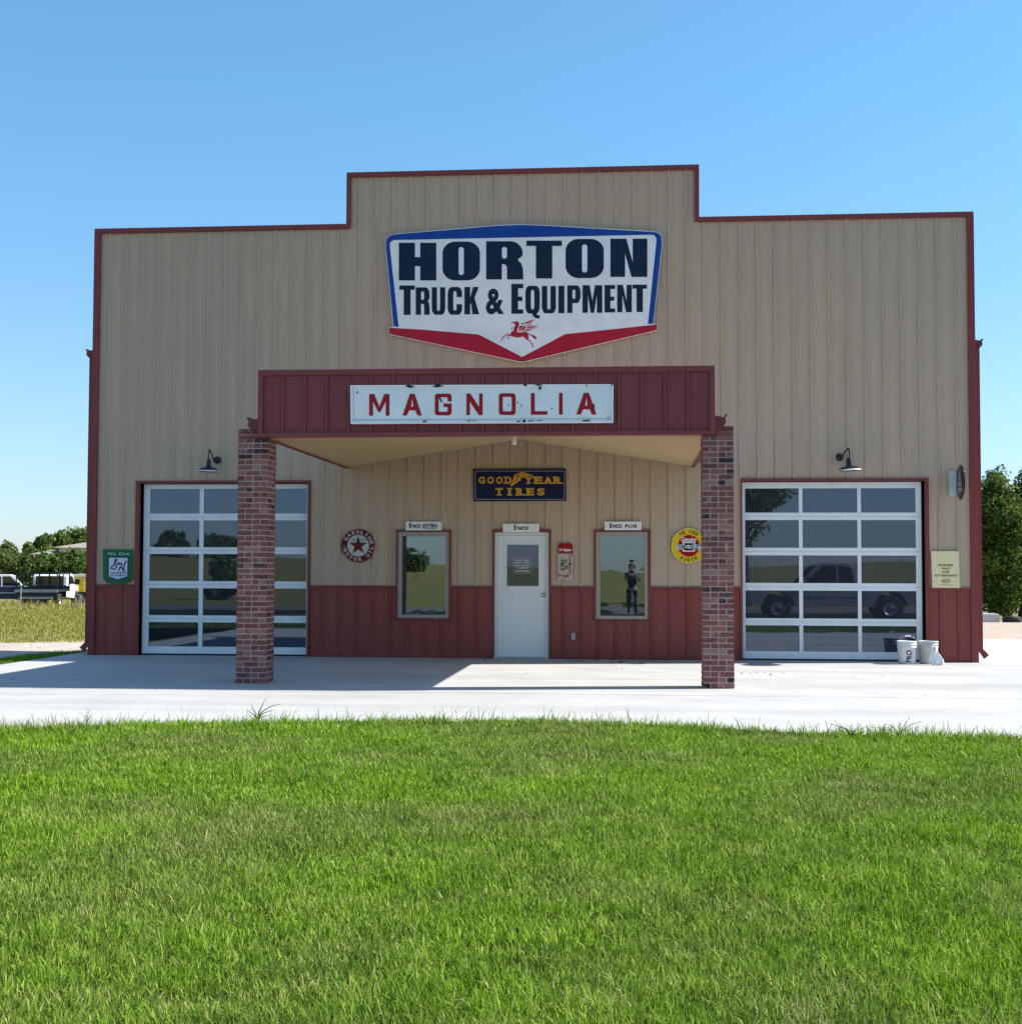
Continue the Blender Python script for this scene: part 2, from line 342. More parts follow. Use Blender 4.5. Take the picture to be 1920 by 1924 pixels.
# side walls, rear, gable roof behind the false front
sw = MB(); sr = MB()
for sx, X in ((-1, XL), (1, XR)):
    PF = (lambda X, sx: (lambda u, v, h: (X+sx*h, u, v)))(X-sx*.03, sx)
    panel(sw, .22, DEP, ZW, EAVE, PF, 0); panel(sr, .22, DEP, 0, ZW, PF, 0)
RZ = 7.2; XM = (XL+XR)/2
panel(sw, XL, XR, 0, EAVE, lambda u, v, h: (u, DEP+h, v), 0, v1f=lambda u: EAVE+(RZ-EAVE)*(1-abs(u-XM)/(XR-XM)))
sw.build('side_wall', M['tan'], B); sr.build('side_wainscot', M['red'], B)
rf = MB(); rf.prism([(XL-.05, EAVE-.02), (XM, RZ-.02), (XR+.05, EAVE-.02), (XR+.05, EAVE+.1), (XM, RZ+.1), (XL-.05, EAVE+.1)], .23, DEP+.1); rf.build('roof', M['tan'], B)
# trims
T = MB(); tw = .085; e = .048
def cap(x0, x1, z, lo=.075): T.box(x0, x1, -e, .24, z-lo, z+.012)
cap(XL-.01, X2L+.0, H1); cap(X2R, XR+.01, H1); cap(X2L-.012, X2R+.012, H2)
T.box(X2L-.012, X2L+.068, -e-.002, .242, H1-.063, H2-.075); T.box(X2R-.068, X2R+.012, -e-.002, .242, H1-.063, H2-.075)
T.box(XL-.012, XL+.105, -e-.003, .24, 0, H1-.075); T.box(XR-.105, XR+.012, -e-.003, .24, 0, H1-.075)
bx = [(XL+.105, OPEN['gl'][0]-.09), (OPEN['gl'][1]+.05, OPEN['wl'][0]-.03), (OPEN['wl'][1]+.03, OPEN['dr'][0]-.035), (OPEN['dr'][1]+.035, OPEN['wr'][0]-.03), (OPEN['wr'][1]+.03, OPEN['gr'][0]-.03), (OPEN['gr'][1]+.07, XR-.105)]
for a, b in bx:
    T.box(a, b, -.040, .018, ZW-.02, ZW+.022); T.box(a, b, -.012, .018, 0, .03)
def surround(o, wl, wr, wt, wb=0, dep=.10):
    x0, x1, z0, z1 = o; z0 = max(z0, 0)
    T.box(x0-wl, x0, -.043, dep, z0, z1); T.box(x1, x1+wr, -.043, dep, z0, z1); T.box(x0-wl, x1+wr, -.044, dep+.001, z1, z1+wt)
    if wb: T.box(x0-wl, x1+wr, -.044, dep+.001, z0-wb, z0)
surround(OPEN['gl'], .075, .045, .045, dep=.16); surround(OPEN['gr'], .030, .065, .045, dep=.16); surround(OPEN['dr'], .035, .035, .05); surround(OPEN['wl'], .025, .035, .035, .03); surround(OPEN['wr'], .028, .040, .035, .03)
T.build('trim', M['trim'], B, bevel=.004)
# screws
sc = MB()
for X in (XL+.055, XR-.055):
    for k in range(12): sc.lathe([(0, -.056), (.008, -.055), (.008, -.05)], (X, 0, .3+k*.6), 6, 'y')
sc.build('screw', M['gutter'], B)
sk = MB()
for zk in (2.0, 3.5, 5.0, 6.5):
    for k in range(0, 51):
        X = RP+(k-15)*PITCH+.045
        if XL+.15 < X < XR-.15 and not any(o[0]-.08 < X < o[1]+.08 and zk < o[3]+.08 for o in OPEN.values()): sk.lathe([(0, -.009), (.007, -.008), (.009, 0)], (X, 0, zk), 6, 'y')
sk.build('screw', M['grey'], B)
# side gutters and downspouts
def gutter_loop(s): return [(0, 0), (s*.09, 0), (s*.125, .05), (s*.115, .10), (s*.14, .14), (s*.12, .15), (s*.10, .11), (0, .13)]
for sx, X in ((-1, XL-.02), (1, XR+.02)):
    q = MB(); q.prism([(X+a, EAVE-.17+b) for a, b in gutter_loop(sx)], .0, DEP+.1); q.build('gutter', M['gutter'], B)
    q = MB(); x0, x1 = sorted((X+sx*.0, X+sx*.085)); q.box(x0, x1, .05, .12, .22, EAVE-.17)
    q.add([(X, .05, .22), (X+sx*.085, .05, .22), (X+sx*.085, .12, .22), (X, .12, .22), (X+sx*.10, .03, .06), (X+sx*.175, .03, .125), (X+sx*.175, .10, .125), (X+sx*.10, .10, .06)],
          [(0, 1, 5, 4), (1, 2, 6, 5), (2, 3, 7, 6), (3, 0, 4, 7), (4, 5, 6, 7)])
    q.build('downspout', M['trim'], B)
# garage doors
def garage(px, rows, x0, x1, z0, z1, Y, label):
    G = part('garage_door', B); tag(G, label)
    zs = [(zz(px[1][0], b), zz(px[1][0], a)) for a, b in rows]; xc = [(xx(a, 1070), xx(b, 1070)) for a, b in px]
    f = MB(); gr = MB()
    # horizontal rails with a small step between the sections
    zz_ = [z1]+[q for a, b in zs for q in (b, a)]+[z0]
    rails = [(zz_[i+1], zz_[i]) for i in range(0, len(zz_), 2)]
    for i, (a, b) in enumerate(rails):
        if 0 < i < len(rails)-1:
            m = (a+b)/2; f.box(x0, x1, Y-.012, Y+.05, m+.003, b); f.box(x0, x1, Y-.012, Y+.05, a, m-.003); f.box(x0, x1, Y-.004, Y+.045, m-.003, m+.003)
        else: f.box(x0, x1, Y-.012, Y+.05, a, b)
    for a, b in zs:
        xe = [x0]+[q for c in xc for q in c]+[x1]
        for i in range(0, len(xe), 2): f.box(xe[i], xe[i+1], Y-.010, Y+.048, a, b)
    f.build('door_frame', M['white_frame'], G, bevel=.004)
    for a, b in zs:
        for c, d in xc:
            p = MB(); p.box(c, d, Y+.016, Y+.022, a, b); p.build('pane', M['gpane'], G)
    # perimeter seals and the dark gap behind
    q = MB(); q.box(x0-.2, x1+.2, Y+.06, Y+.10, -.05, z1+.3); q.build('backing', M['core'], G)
    q = MB(); q.box(x0, x1, Y-.006, Y+.04, .004, z0); q.build('bottom_seal', M['rubber'], G)
    return G
rowsL = [(918, 964.5), (977.5, 1028), (1041, 1092), (1105.6, 1156.7), (1170, 1215.8)]
rowsR = [(916.8, 962.7), (976.7, 1029), (1043.5, 1095.6), (1110, 1162.4), (1176, 1224.9)]
garage([(277, 370.6), (378.5, 472), (480, 573.5)], rowsL, OPEN['gl'][0]+.032, OPEN['gl'][1]-.006, .030, zz(420, 909), .10, 'glazed garage door partly behind the brick column')
garage([(1401, 1502.4), (1509.5, 1613), (1620, 1723.3)], rowsR, OPEN['gr'][0]+.006, OPEN['gr'][1]-.036, .030, zz(1560, 905), .10, 'glazed garage door beside the buckets')
# entry door
E_ = part('entry_door', B); o = OPEN['dr']
f = MB(); f.box(o[0]+.002, o[0]+.045, .0, .14, 0, o[3]-.002); f.box(o[1]-.045, o[1]-.002, .0, .14, 0, o[3]-.002); f.box(o[0]+.045, o[1]-.045, .0, .14, o[3]-.05, o[3]-.002)
f.build('door_frame', M['door'], E_, bevel=.003)
d0, d1, dz0, dz1 = o[0]+.049, o[1]-.049, .025, o[3]-.054
wx0, wx1, wz0, wz1 = xx(951, 1060), xx(1012.5, 1060), zz(980, 1102), zz(980, 1022.5)
f = MB(); f.box(d0, wx0, .045, .09, dz0, dz1); f.box(wx1, d1, .045, .09, dz0, dz1); f.box(wx0, wx1, .045, .09, dz0, wz0); f.box(wx0, wx1, .045, .09, wz1, dz1)
f.build('door_leaf', M['door'], E_)
f = MB()
for a, b, c, d in ((wx0-.02, wx0+.008, wz0-.02, wz1+.02), (wx1-.008, wx1+.02, wz0-.02, wz1+.02)): f.box(a, b, .037, .05, c, d)
f.box(wx0+.008, wx1-.008, .037, .05, wz0-.02, wz0+.008); f.box(wx0+.008, wx1-.008, .037, .05, wz1-.008, wz1+.02); f.build('window_bead', M['door'], E_, bevel=.003)
f = MB(); f.box(wx0, wx1, .060, .068, wz0, wz1); f.build('pane', M['gpane'], E_)
f = MB(); f.box(o[0], o[1], .01, .2, .001, .022); f.build('threshold', M['grey'], E_)
hx, hz = at(1021.5, 1118); f = MB(); f.lathe([(0, -.008), (.033, -.006), (.033, .045)], (hx, 0, hz), 18, 'y'); f.lathe([(.012, -.008), (.012, -.04), (.027, -.05), (.027, -.065), (.0, -.07)], (hx, 0, hz), 18, 'y'); f.build('handle', M['steel'], E_)
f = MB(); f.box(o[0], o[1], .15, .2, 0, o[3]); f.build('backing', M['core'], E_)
# windows
def window(o, gx0, gx1, gy0, gy1, cx):
    Wn = part('window', B); x0, x1, z0, z1 = o; a, b, c, d = xx(gx0, 1080), xx(gx1, 1080), zz(cx, gy1), zz(cx, gy0)
    f = MB(); f.box(x0+.002, a, -.02, .09, z0+.002, z1-.002); f.box(b, x1-.002, -.02, .09, z0+.002, z1-.002); f.box(a, b, -.02, .09, z0+.002, c); f.box(a, b, -.02, .09, d, z1-.002)
    f.build('window_frame', M['taupe'], Wn, bevel=.006)
    f = MB(); f.box(a, b, .045, .052, c, d); f.build('pane', M['pane'], Wn)
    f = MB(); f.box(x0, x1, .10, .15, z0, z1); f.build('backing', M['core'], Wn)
window(OPEN['wl'], 755, 837, 1007.5, 1155, 796); window(OPEN['wr'], 1127.5, 1211, 1007.5, 1157, 1168)
# outlet box
f = MB(); a, b = at(1077, 1196); f.box(a-.035, a+.035, -.045, 0, b-.062, b+.062); f.box(a-.026, a+.026, -.056, -.045, b-.05, b+.05); f.build('outlet_box', M['grey'], B, bevel=.006)
# ------------------------------------------------------------------ canopy
CA = part('canopy', B)
FX0, FX1, FZ0, FZ1, FY = -4.935, 1.086, 3.27, 4.155, -5.65
CM = (FX0+FX1)/2; RS = 3.775
f = MB(); x696 = at(696.5, 760, FY)[0]; fp = (at(1292.6, 760, FY)[0]-x696)/14
panel(f, FX0+.05, FX1-.05, FZ0+.05, FZ1-.05, lambda u, v, h: (u, FY+.03-h, v), x696, fp, h=.026, minor=False, wb=.028, wt=.016)
f.box(FX0+.02, FX1-.02, FY+.04, FY+.12, FZ0+.02, FZ1-.02)
for X, sx in ((FX0, -1), (FX1, 1)): f.box(*sorted((X, X-sx*.02)), FY+.12, FY+.6, FZ0+.02, FZ1-.3)
f.build('fascia', M['red2'], CA)
f = MB(); y0, y1 = FY-.012, FY+.14
f.box(FX0, FX1, y0, y1, FZ1-.065, FZ1+.01); f.box(FX0, FX1, y0, y1, FZ0, FZ0+.052); f.box(FX0, FX0+.068, y0-.001, y1, FZ0+.052, FZ1-.065); f.box(FX1-.068, FX1, y0-.001, y1, FZ0+.052, FZ1-.065)
f.build('fascia_trim', M['red2'], CA, bevel=.003)
f = MB()
for s0, xa in ((1, FX0+.03), (-1, FX1-.03)):
    def P(u, v, h, s0=s0, xa=xa):
        k = (v-xa)/(CM-xa); return (v, u, FZ0+.03+(RS-FZ0-.03)*k-h)
    panel(f, FY+.14, -.03, xa, CM, P, -.1, .1016, h=.014, minor=False, wb=.018, wt=.010)
f.build('soffit', M['soffit'], CA)
f = MB(); f.prism([(FX0, FZ0+.07), (CM, RS+.05), (FX1, FZ0+.07), (FX1, FZ0+.2), (CM, RS+.18), (FX0, FZ0+.2)], FY+.14, -.03); f.build('canopy_roof', M['tan'], CA)
f = MB(); 
for X, sx in ((FX0, 1), (FX1, -1)): f.box(*sorted((X, X+sx*.05)), FY+.14, -.03, FZ0, FZ0+.07)
f.build('eave_trim', M['trim'], CA)
for sx, X in ((-1, FX0), (1, FX1)):
    q = MB(); q.prism([(X+a*1.15, FZ0+.10+b*1.15) for a, b in gutter_loop(sx)], FY+.02, -.03); q.build('gutter', M['gutter'], CA)
# brick columns
def brick_column(x0, x1, yf, ztop, lift):
    Cn = part('column', CA); mo = MB(); dx = x1-x0; y1 = yf+dx
    mo.box(x0+.006, x1-.006, yf+.006, y1-.006, 0, ztop-.004)
    mo.build('mortar', M['mortar'], Cn)
    br = MB(); rnd = []; ch = .0720; n = int(round(ztop/ch)); ch = ztop/n; j = .0155
    hd = (dx-.19-2*j)/2
    def course(z, k, x0, x1, yf, y1, full=True):
        pat = [[hd, hd, .19], [.19, hd, hd], [hd, .19, hd]][[0, 1, 0, 2, 1, 0, 1][k % 7]]
        for side in range(4):
            p = 0.0; pt = pat if side % 2 == 0 else pat[::-1]
            for wdt in pt:
                a, b = p, p+wdt; p = b+j; jit = random.uniform(-.0015, .0015)
                if side == 0: q = (x0+a, x0+b, yf+jit, yf+.03)
                elif side == 1: q = (x1-.03, x1+jit, yf+a+.002, yf+b-.0)
                elif side == 2: q = (x0+a, x0+b, y1-.03, y1+jit)
                else: q = (x0+jit, x0+.03, yf+a+.002, yf+b)
                br.box(*q, z+j/2+random.uniform(-.001, .001), z+ch-j/2); rnd.append(min(1, max(0, random.gauss(.5, .28))))
    for k in range(n): course(k*ch, k, x0, x1, yf, y1)
    # raised corner beside the fascia
    a, b = lift
    mo2 = (a, b, yf, y1); br.box(*mo2, ztop+.004, ztop+.062); rnd.append(.6)
    br.box(a, b, yf+.002, y1, ztop+.070, ztop+.115); rnd.append(.35)
    ob = br.build('brickwork', M['brick'], Cn)
    at_ = ob.data.attributes.new('rnd', 'FLOAT', 'FACE'); at_.data.foreach_set('value', np.repeat(np.array(rnd, 'f'), 6)); return Cn
brick_column(-5.211, -4.806, -5.591, FZ0-.002, (-5.211, FX0-.01)); brick_column(.926, 1.325, -5.591, FZ0-.002, (FX1+.01, 1.325))
# canopy light
lx, lz = at(966, 828, -1.2)
L = part('ceiling_light', CA, (lx, -1.2, 3.745)); q = MB(); q.lathe([(0, .02), (.05, .02), (.05, -.02), (.035, -.05), (0, -.05)], n=16); q.build('lamp_holder', M['lampwhite'], L)
q = MB(); q.lathe([(.030, -.05), (.042, -.09), (.042, -.15), (.03, -.18), (0, -.185)], n=16); q.build('bulb', M['lampwhite'], L)
# ------------------------------------------------------------------ signs
def arc(cx, cy, rx, ry, a0, a1, n=8):
    return [(cx+rx*math.cos(math.radians(a0+(a1-a0)*i/n)), cy+ry*math.sin(math.radians(a0+(a1-a0)*i/n))) for i in range(n+1)]
def rr(x0, y0, x1, y1, rx, ry=None, n=8):
    ry = rx if ry is None else ry
    return arc(x1-rx, y1-ry, rx, ry, 0, 90, n)+arc(x0+rx, y1-ry, rx, ry, 90, 180, n)+arc(x0+rx, y0+ry, rx, ry, 180, 270, n)+arc(x1-rx, y0+ry, rx, ry, 270, 360, n)
def glyph(c, a, b, r=.3, ri=.12):          # unit box; a = stem width, b = bar height
    ry = r*.9; h = .5
    if c == 'H': return [[[(0,0),(a,0),(a,h-b/2),(1-a,h-b/2),(1-a,0),(1,0),(1,1),(1-a,1),(1-a,h+b/2),(a,h+b/2),(a,1),(0,1)]]]
    if c == 'O': return [[rr(0,0,1,1,r,ry), rr(a,b,1-a,1-b,min(ri,(1-2*a)/2*.95))]]
    if c == 'Q': return [[rr(0,0,1,1,r,ry), rr(a,b,1-a,1-b,min(ri,(1-2*a)/2*.95))], [[(.45,.02),(.8,.02),(.82,-.06),(1.0,-.06),(1.0,-.17),(.72,-.17),(.55,-.10)]]]
    if c == 'R': return [[[(0,0),(a,0),(a,.40),(a+.08,.40)]+arc(1-a-.1,.30,.1,.10,90,0,4)+[(1-a,0),(1.02,0),(1.0,.32)]+arc(.88,.34,.1,.13,0,80,4)+arc(1-r*.8,.5+ry*.55,r*.8,ry*.5,-60,0,5)+arc(1-r,1-ry,r,ry,0,90)+[(0,1)], rr(a,.40+b*.95,1-a,1-b,min(ri,(1-2*a)/2*.95,.1))]]
    if c == 'P': return [[[(0,0),(a,0),(a,.36)]+arc(1-r,.36+ry,r,ry,-90,0)+arc(1-r,1-ry,r,ry,0,90)+[(0,1)], rr(a,.36+b,1-a,1-b,min(ri,(1-2*a)/2*.95,.1))]]
    if c == 'T': return [[[(.5-a/2,0),(.5+a/2,0),(.5+a/2,1-b),(1,1-b),(1,1),(0,1),(0,1-b),(.5-a/2,1-b)]]]
    if c == 'N': return [[[(0,0),(a*.92,0),(a*.92,.62),(1-a,0),(1,0),(1,1),(1-a*.92,1),(1-a*.92,.38),(a,1),(0,1)]]]
    if c == 'M': return [[[(0,0),(a,0),(a,.66),(.5-a*.32,0.18 if a<.2 else 0),(.5+a*.32,.18 if a<.2 else 0),(1-a,.66),(1-a,0),(1,0),(1,1),(1-a*1.35,1),(.5,.42),(a*1.35,1),(0,1)]]]
    if c == 'L': return [[[(0,0),(1,0),(1,b),(a,b),(a,1),(0,1)]]]
    if c == 'I': return [[[(0,0),(1,0),(1,1),(0,1)]]]
    if c == 'E': return [[[(0,0),(1,0),(1,b),(a,b),(a,h-b/2),(.92,h-b/2),(.92,h+b/2),(a,h+b/2),(a,1-b),(1,1-b),(1,1),(0,1)]]]
    if c == 'K': return [[[(0,0),(a,0),(a,.34),(a+.07,.42),(1-a*1.12,0),(1.03,0),(.70,.60),(1.0,1),(1-a,1),(a,.60),(a,1),(0,1)]]]
    if c == 'U': return [[arc(r,ry,r,ry,180,270)+arc(1-r,ry,r,ry,270,360)+[(1,1),(1-a,1)]+arc(1-a-ri*.7,b+ri*.7,ri*.7,ri*.7,0,-90,4)+arc(a+ri*.7,b+ri*.7,ri*.7,ri*.7,-90,-180,4)+[(a,1),(0,1)]]]
    if c in 'CG':
        q = min(ri, (1-2*a)/2*.95)
        inner_top = [(1-a,.64)]+arc(1-a-q,1-b-q,q,q,0,90,4)+arc(a+q,1-b-q,q,q,90,180,4)
        inner_bot = arc(a+q,b+q,q,q,180,270,4)+arc(1-a-q,b+q,q,q,270,360,4)
        outer = [(1,.64)]+arc(1-r,1-ry,r,ry,0,90)+arc(r,1-ry,r,ry,90,180)+arc(r,ry,r,ry,180,270)+arc(1-r,ry,r,ry,270,360)
        if c == 'C': return [[outer+[(1,.38),(1-a,.38)]+inner_bot[::-1]+inner_top[::-1]]]
        return [[outer+[(1,.38+b),(.52,.38+b),(.52,.38),(1-a,.38)]+inner_bot[::-1]+inner_top[::-1]]]
    if c == 'A': return [[[(0,0),(a*1.1,0),(.5-.5*(1-.26)+a*1.08,.24),(.5+.5*(1-.26)-a*1.08,.24),(1-a*1.1,0),(1,0),(.5+a*.62,1),(.5-a*.62,1)], [(.5-.5*(1-.26-b)+a*1.15,.24+b),(.5+.5*(1-.26-b)-a*1.15,.24+b),(.5,.80)]]]
class Plate:
    """a sign on the plane y = Y; shapes are given in photograph pixels and land on that plane"""
    def __init__(s, name, label, cat, Y, px, py, group=None):
        x, z = at(px, py, Y); s.Y = Y; s.o = (x, z); s.root = thing(name, label, cat, (x, Y, z), 0, group); s.k = 0
    def w(s, px, py): x, z = at(px, py, s.Y); return (x-s.o[0], z-s.o[1])
    def loop(s, pts): return [s.w(*p) for p in pts]
    def board(s, pts, m, th=.02, name='board', bevel=.0):
        q = MB(); q.prism(s.loop(pts), 0, th); return q.build(name, m, s.root, bevel)
    def shape(s, loops, m, name, lev=1):
        q = MB(); q.flat([s.loop(l) for l in loops], -.0012*lev); return q.build(name, m, s.root)
    def shapes(s, groups, m, name, lev=2):
        q = MB()
        for i, loops in enumerate(groups): q.flat([s.loop(l) for l in loops], -.0012*lev-.0001*i)
        return q.build(name, m, s.root)
def gbox(c, x0, x1, y0, y1, a, b, r=.3, ri=.12):
    return [[[(x0+u*(x1-x0), y1+v*(y0-y1)) for u, v in l] for l in loops] for loops in glyph(c, a, b, r, ri)]
_tc = {}
def text_tris(body, bold=0.0, shear=0.0, space=1.0):
    key = (body, bold, shear, space)
    if key not in _tc:
        cu = bpy.data.curves.new('t', 'FONT'); cu.body = body; cu.offset = bold; cu.shear = shear; cu.space_character = space; cu.resolution_u = 4
        ob = bpy.data.objects.new('t', cu); COL.objects.link(ob); bpy.context.view_layer.update()
        me = ob.evaluated_get(bpy.context.evaluated_depsgraph_get()).to_mesh(); me.calc_loop_triangles()
        v = [(p.co.x, p.co.y) for p in me.vertices]; tr = [tuple(q.vertices) for q in me.loop_triangles]
        bpy.data.objects.remove(ob); bpy.data.curves.remove(cu)
        xs = [p[0] for p in v]; ys = [p[1] for p in v]; x0, x1, y0, y1 = min(xs), max(xs), min(ys), max(ys)
        _tc[key] = ([((x-x0)/(x1-x0), (y-y0)/(y1-y0)) for x, y in v], tr)
    return _tc[key]
def text_into(q, pl, body, x0, x1, y0, y1, lev=2, bold=0, shear=0, space=1.0, fn=None):
    v, tr = text_tris(body, bold, shear, space); out = []
    for u, t in v:
        p = (x0+u*(x1-x0), y1+t*(y0-y1))
        if fn: p = fn(u, t)
        x, z = pl.w(*p); out.append((x, -.0012*lev, z))
    fs = []
    for a, b, c in tr:
        A, Bq, Cq = out[a], out[b], out[c]
        fs.append((a, b, c) if (Bq[0]-A[0])*(Cq[2]-A[2])-(Bq[2]-A[2])*(Cq[0]-A[0]) > 0 else (a, c, b))
    q.add(out, fs)
def lettering(pl, m, items, name='lettering', lev=2):
    q = MB()
    for it in items: text_into(q, pl, *it[:5], lev=lev, **(it[5] if len(it) > 5 else {}))
    return q.build(name, m, pl.root)
def ring_text(pl, m, body, cx, cy, r, h, a_mid, step, inside=False, name='lettering', lev=2, wd=None, bold=.035):
    q = MB(); n = len(body)
    for i, ch in enumerate(body):
        if ch == ' ': continue
        a = math.radians(a_mid+(i-(n-1)/2)*(-step if not inside else step)); wch = (wd or h*.8)*(.35 if ch == 'I' else 1)
        def fn(u, t, a=a):
            lx, ly = (u-.5)*wch, (t-.5)*h
            if not inside: ex, ey = math.sin(a), math.cos(a)      # tangent (x right) for outward-up letters
            rad = r+ly if not inside else r-ly
            if not inside: return (cx+rad*math.cos(a)+lx*math.sin(a), cy-rad*math.sin(a)+lx*math.cos(a))
            return (cx+rad*math.cos(a)-lx*math.sin(a), cy-rad*math.sin(a)-lx*math.cos(a))
        text_into(q, pl, ch, 0, 1, 0, 1, lev=lev, bold=bold, fn=fn)
    return q.build(name, m, pl.root)
def Zm(pts, ox=640, oy=380, k=2.742857): return [(ox+x/k, oy+y/k) for x, y in pts]
def smooth_corner(p0, p1, p2, r, n=6):       # rounded corner points in pixel space
    a = (Vector(p0)-Vector(p1)).normalized()*r+Vector(p1); b = (Vector(p2)-Vector(p1)).normalized()*r+Vector(p1); c = Vector(p1)
    return [tuple((1-t)**2*a+2*t*(1-t)*c+t*t*b) for t in [i/n for i in range(n+1)]]
# --- the big sign
P = Plate('wall_sign', 'large shield shaped sign with blue band, red chevron and winged horse, above the canopy', 'sign', -.075, 983, 550)
outer = smooth_corner((262, 640), (225, 168), (500, 135), 48)+[(620, 133), (800, 117), (935, 112), (1100, 119), (1350, 134)]+smooth_corner((1500, 140), (1665, 152), (1625, 500), 50)+[(1612, 625), (1633, 627), (1633, 660), (935, 826), (248, 680), (248, 644), (270, 641)]
P.board(Zm(outer), M['sign_white'], .03, 'board')
blue = smooth_corner((262, 640), (228, 170), (500, 138), 46)+[(620, 136), (800, 120), (935, 115), (1100, 122), (1350, 137)]+smooth_corner((1500, 143), (1662, 155), (1622, 500), 48)+[(1610, 626), (1583, 627)]+smooth_corner((1583, 627), (1630, 165), (1500, 171), 34)+smooth_corner((500, 190), (250, 194), (300, 640), 34)+[(299, 642), (273, 641)]
P.shape([Zm(blue)], M['sign_blue'], 'blue_band')
red = [(250, 646), (425, 656), (712, 681), (935, 797), (1157, 679), (1420, 652), (1631, 629), (1631, 658), (935, 823), (250, 678)]
P.shape([Zm(red)], M['sign_red'], 'red_chevron', 2)
L1 = [('H', 300, 493, 208, 402), ('O', 525, 718, 202, 402), ('R', 750, 938, 200, 397), ('T', 957, 1140, 197, 392), ('O', 1159, 1356, 188, 390), ('N', 1390, 1580, 187, 384)]
gs = []
for c, a, b, u, v in L1:
    for loops in gbox(c, a, b, u, v, .43 if c != 'T' else .46, .14 if c in 'OT' else (.24 if c == 'H' else .15), .34, .10):
        gs.append([Zm(l) for l in loops])
P.shapes(gs, M['sign_navy'], 'large_lettering', 3)
L2 = [('T', 303, 383, 428, 580), ('R', 387, 458, 438, 579), ('U', 470, 539, 437, 579), ('C', 552, 626, 436, 579), ('K', 638, 712, 436, 577), ('E', 880, 941, 420, 574),
      ('Q', 952, 1026, 430, 573), ('U', 1037, 1109, 431, 572), ('I', 1122, 1153, 430, 571), ('P', 1168, 1236, 428, 570), ('M', 1246, 1348, 427, 569), ('E', 1360, 1414, 426, 567), ('N', 1425, 1500, 425, 566), ('T', 1504, 1578, 424, 565)]
gs = []
for c, a, b, u, v in L2:
    for loops in gbox(c, a, b, u, v, {'T': .44, 'M': .27, 'I': 1, 'E': .56, 'K': .40}.get(c, .385), .145, .28, .10): gs.append([Zm(l) for l in loops])
P.shapes(gs, M['sign_navy'], 'small_lettering', 3)
q = MB(); text_into(q, P, '&', 640+748/2.743, 640+842/2.743, 380+444/2.743, 380+577/2.743, 3, bold=.035); q.build('ampersand', M['sign_navy'], P.root)
H_ = lambda pts: [(900+x/12, 580+y/12) for x, y in pts]     # winged horse, traced at twelve times
horse = [[(728,305),(760,298),(800,290),(850,280),(885,292),(905,330),(900,390),(870,440),(865,475),(850,510),(890,535),(960,528),(1030,515),(1085,530),(1112,570),(1112,640),(1120,700),(1165,720),(1185,780),(1235,775),(1205,800),(1235,865),(1215,870),(1165,760),(1120,722),(1060,685),(1010,640),(980,625),(900,648),(800,640),(745,618),(690,618),(640,600),(600,605),(560,650),(520,700),(505,735),(492,722),(530,650),(580,590),(650,588),(715,595),(708,555),(730,520),(780,490),(790,430),(820,365),(800,330),(770,322),(735,332)],
  [(640,610),(662,655),(690,682),(668,684),(640,655),(622,612)], [(618,548),(660,556),(700,575),(690,588),(640,572)],
  [(1112,555),(1200,585),(1270,615),(1302,660),(1290,690),(1240,672),(1215,640),(1150,590),(1112,575)],
  [(900,420),(935,385),(1000,375),(960,440),(930,500),(885,500),(910,460)], [(975,440),(1010,390),(1060,390),(1030,440),(1000,500),(960,500)],
  [(930,330),(1010,322),(1110,280),(1245,240),(1210,275),(1130,310),(1060,330),(1000,345),(940,350)],
  [(1060,372),(1180,375),(1330,392),(1325,405),(1200,400),(1080,392)], [(1060,410),(1180,415),(1295,425),(1260,440),(1150,436),(1055,430)], [(1045,448),(1150,450),(1225,458),(1190,472),(1100,470),(1040,465)], [(1030,482),(1110,484),(1165,490),(1120,504),(1030,504)],
  [(1070,345),(1150,325),(1200,300),(1180,335),(1130,350)], [(745,430),(765,395),(770,405),(735,480),(722,482)]]
P.shapes([[H_(l)] for l in horse], M['sign_red'], 'winged_horse', 3)
q = MB()
for i in range(46):
    tt = i/46
    pts = Zm(outer); k = int(tt*len(pts)); x, z = P.w(*pts[k]); cx_, cz_ = P.w(983, 550); x += (cx_-x)*.012; z += (cz_-z)*.012
    q.lathe([(0, -.006), (.010, -.005), (.010, 0)], (x, 0, z), 6, 'y')
q.build('screw', M['steel'], P.root)
# --- long white enamel sign on the canopy
P = Plate('canopy_sign', 'long white enamel sign with spaced red capitals, fixed to the canopy fascia', 'sign', -5.74, 906, 760)
P.board(Zm([(50, 944), (1404, 938), (1406, 1136), (52, 1142)]), M['mag_white'], .06, 'board', .012)
q = MB()
for l in ([(50,944),(1404,938),(1404,948),(50,954)], [(52,1130),(1406,1124),(1406,1136),(52,1142)], [(50,954),(60,954),(62,1130),(52,1130)], [(1394,948),(1404,948),(1406,1124),(1396,1124)]): q.prism(P.loop(Zm(l)), -.014, .0)
q.build('raised_rim', M['mag_white'], P.root, .003)
gs = []
for c, a, b in [('M',147,252),('A',319,419),('G',485,572),('N',648,732),('O',815,902),('L',980,1066),('I',1125,1144),('A',1214,1318)]:
    y0 = 988-(a-147)*.006; 
    for loops in gbox(c, a, b, y0, y0+112, {'I': 1, 'M': .19, 'A': .20}.get(c, .235), .165, .17, .07): gs.append([Zm(l) for l in loops])
P.shapes(gs, M['mag_red'], 'lettering', 2)
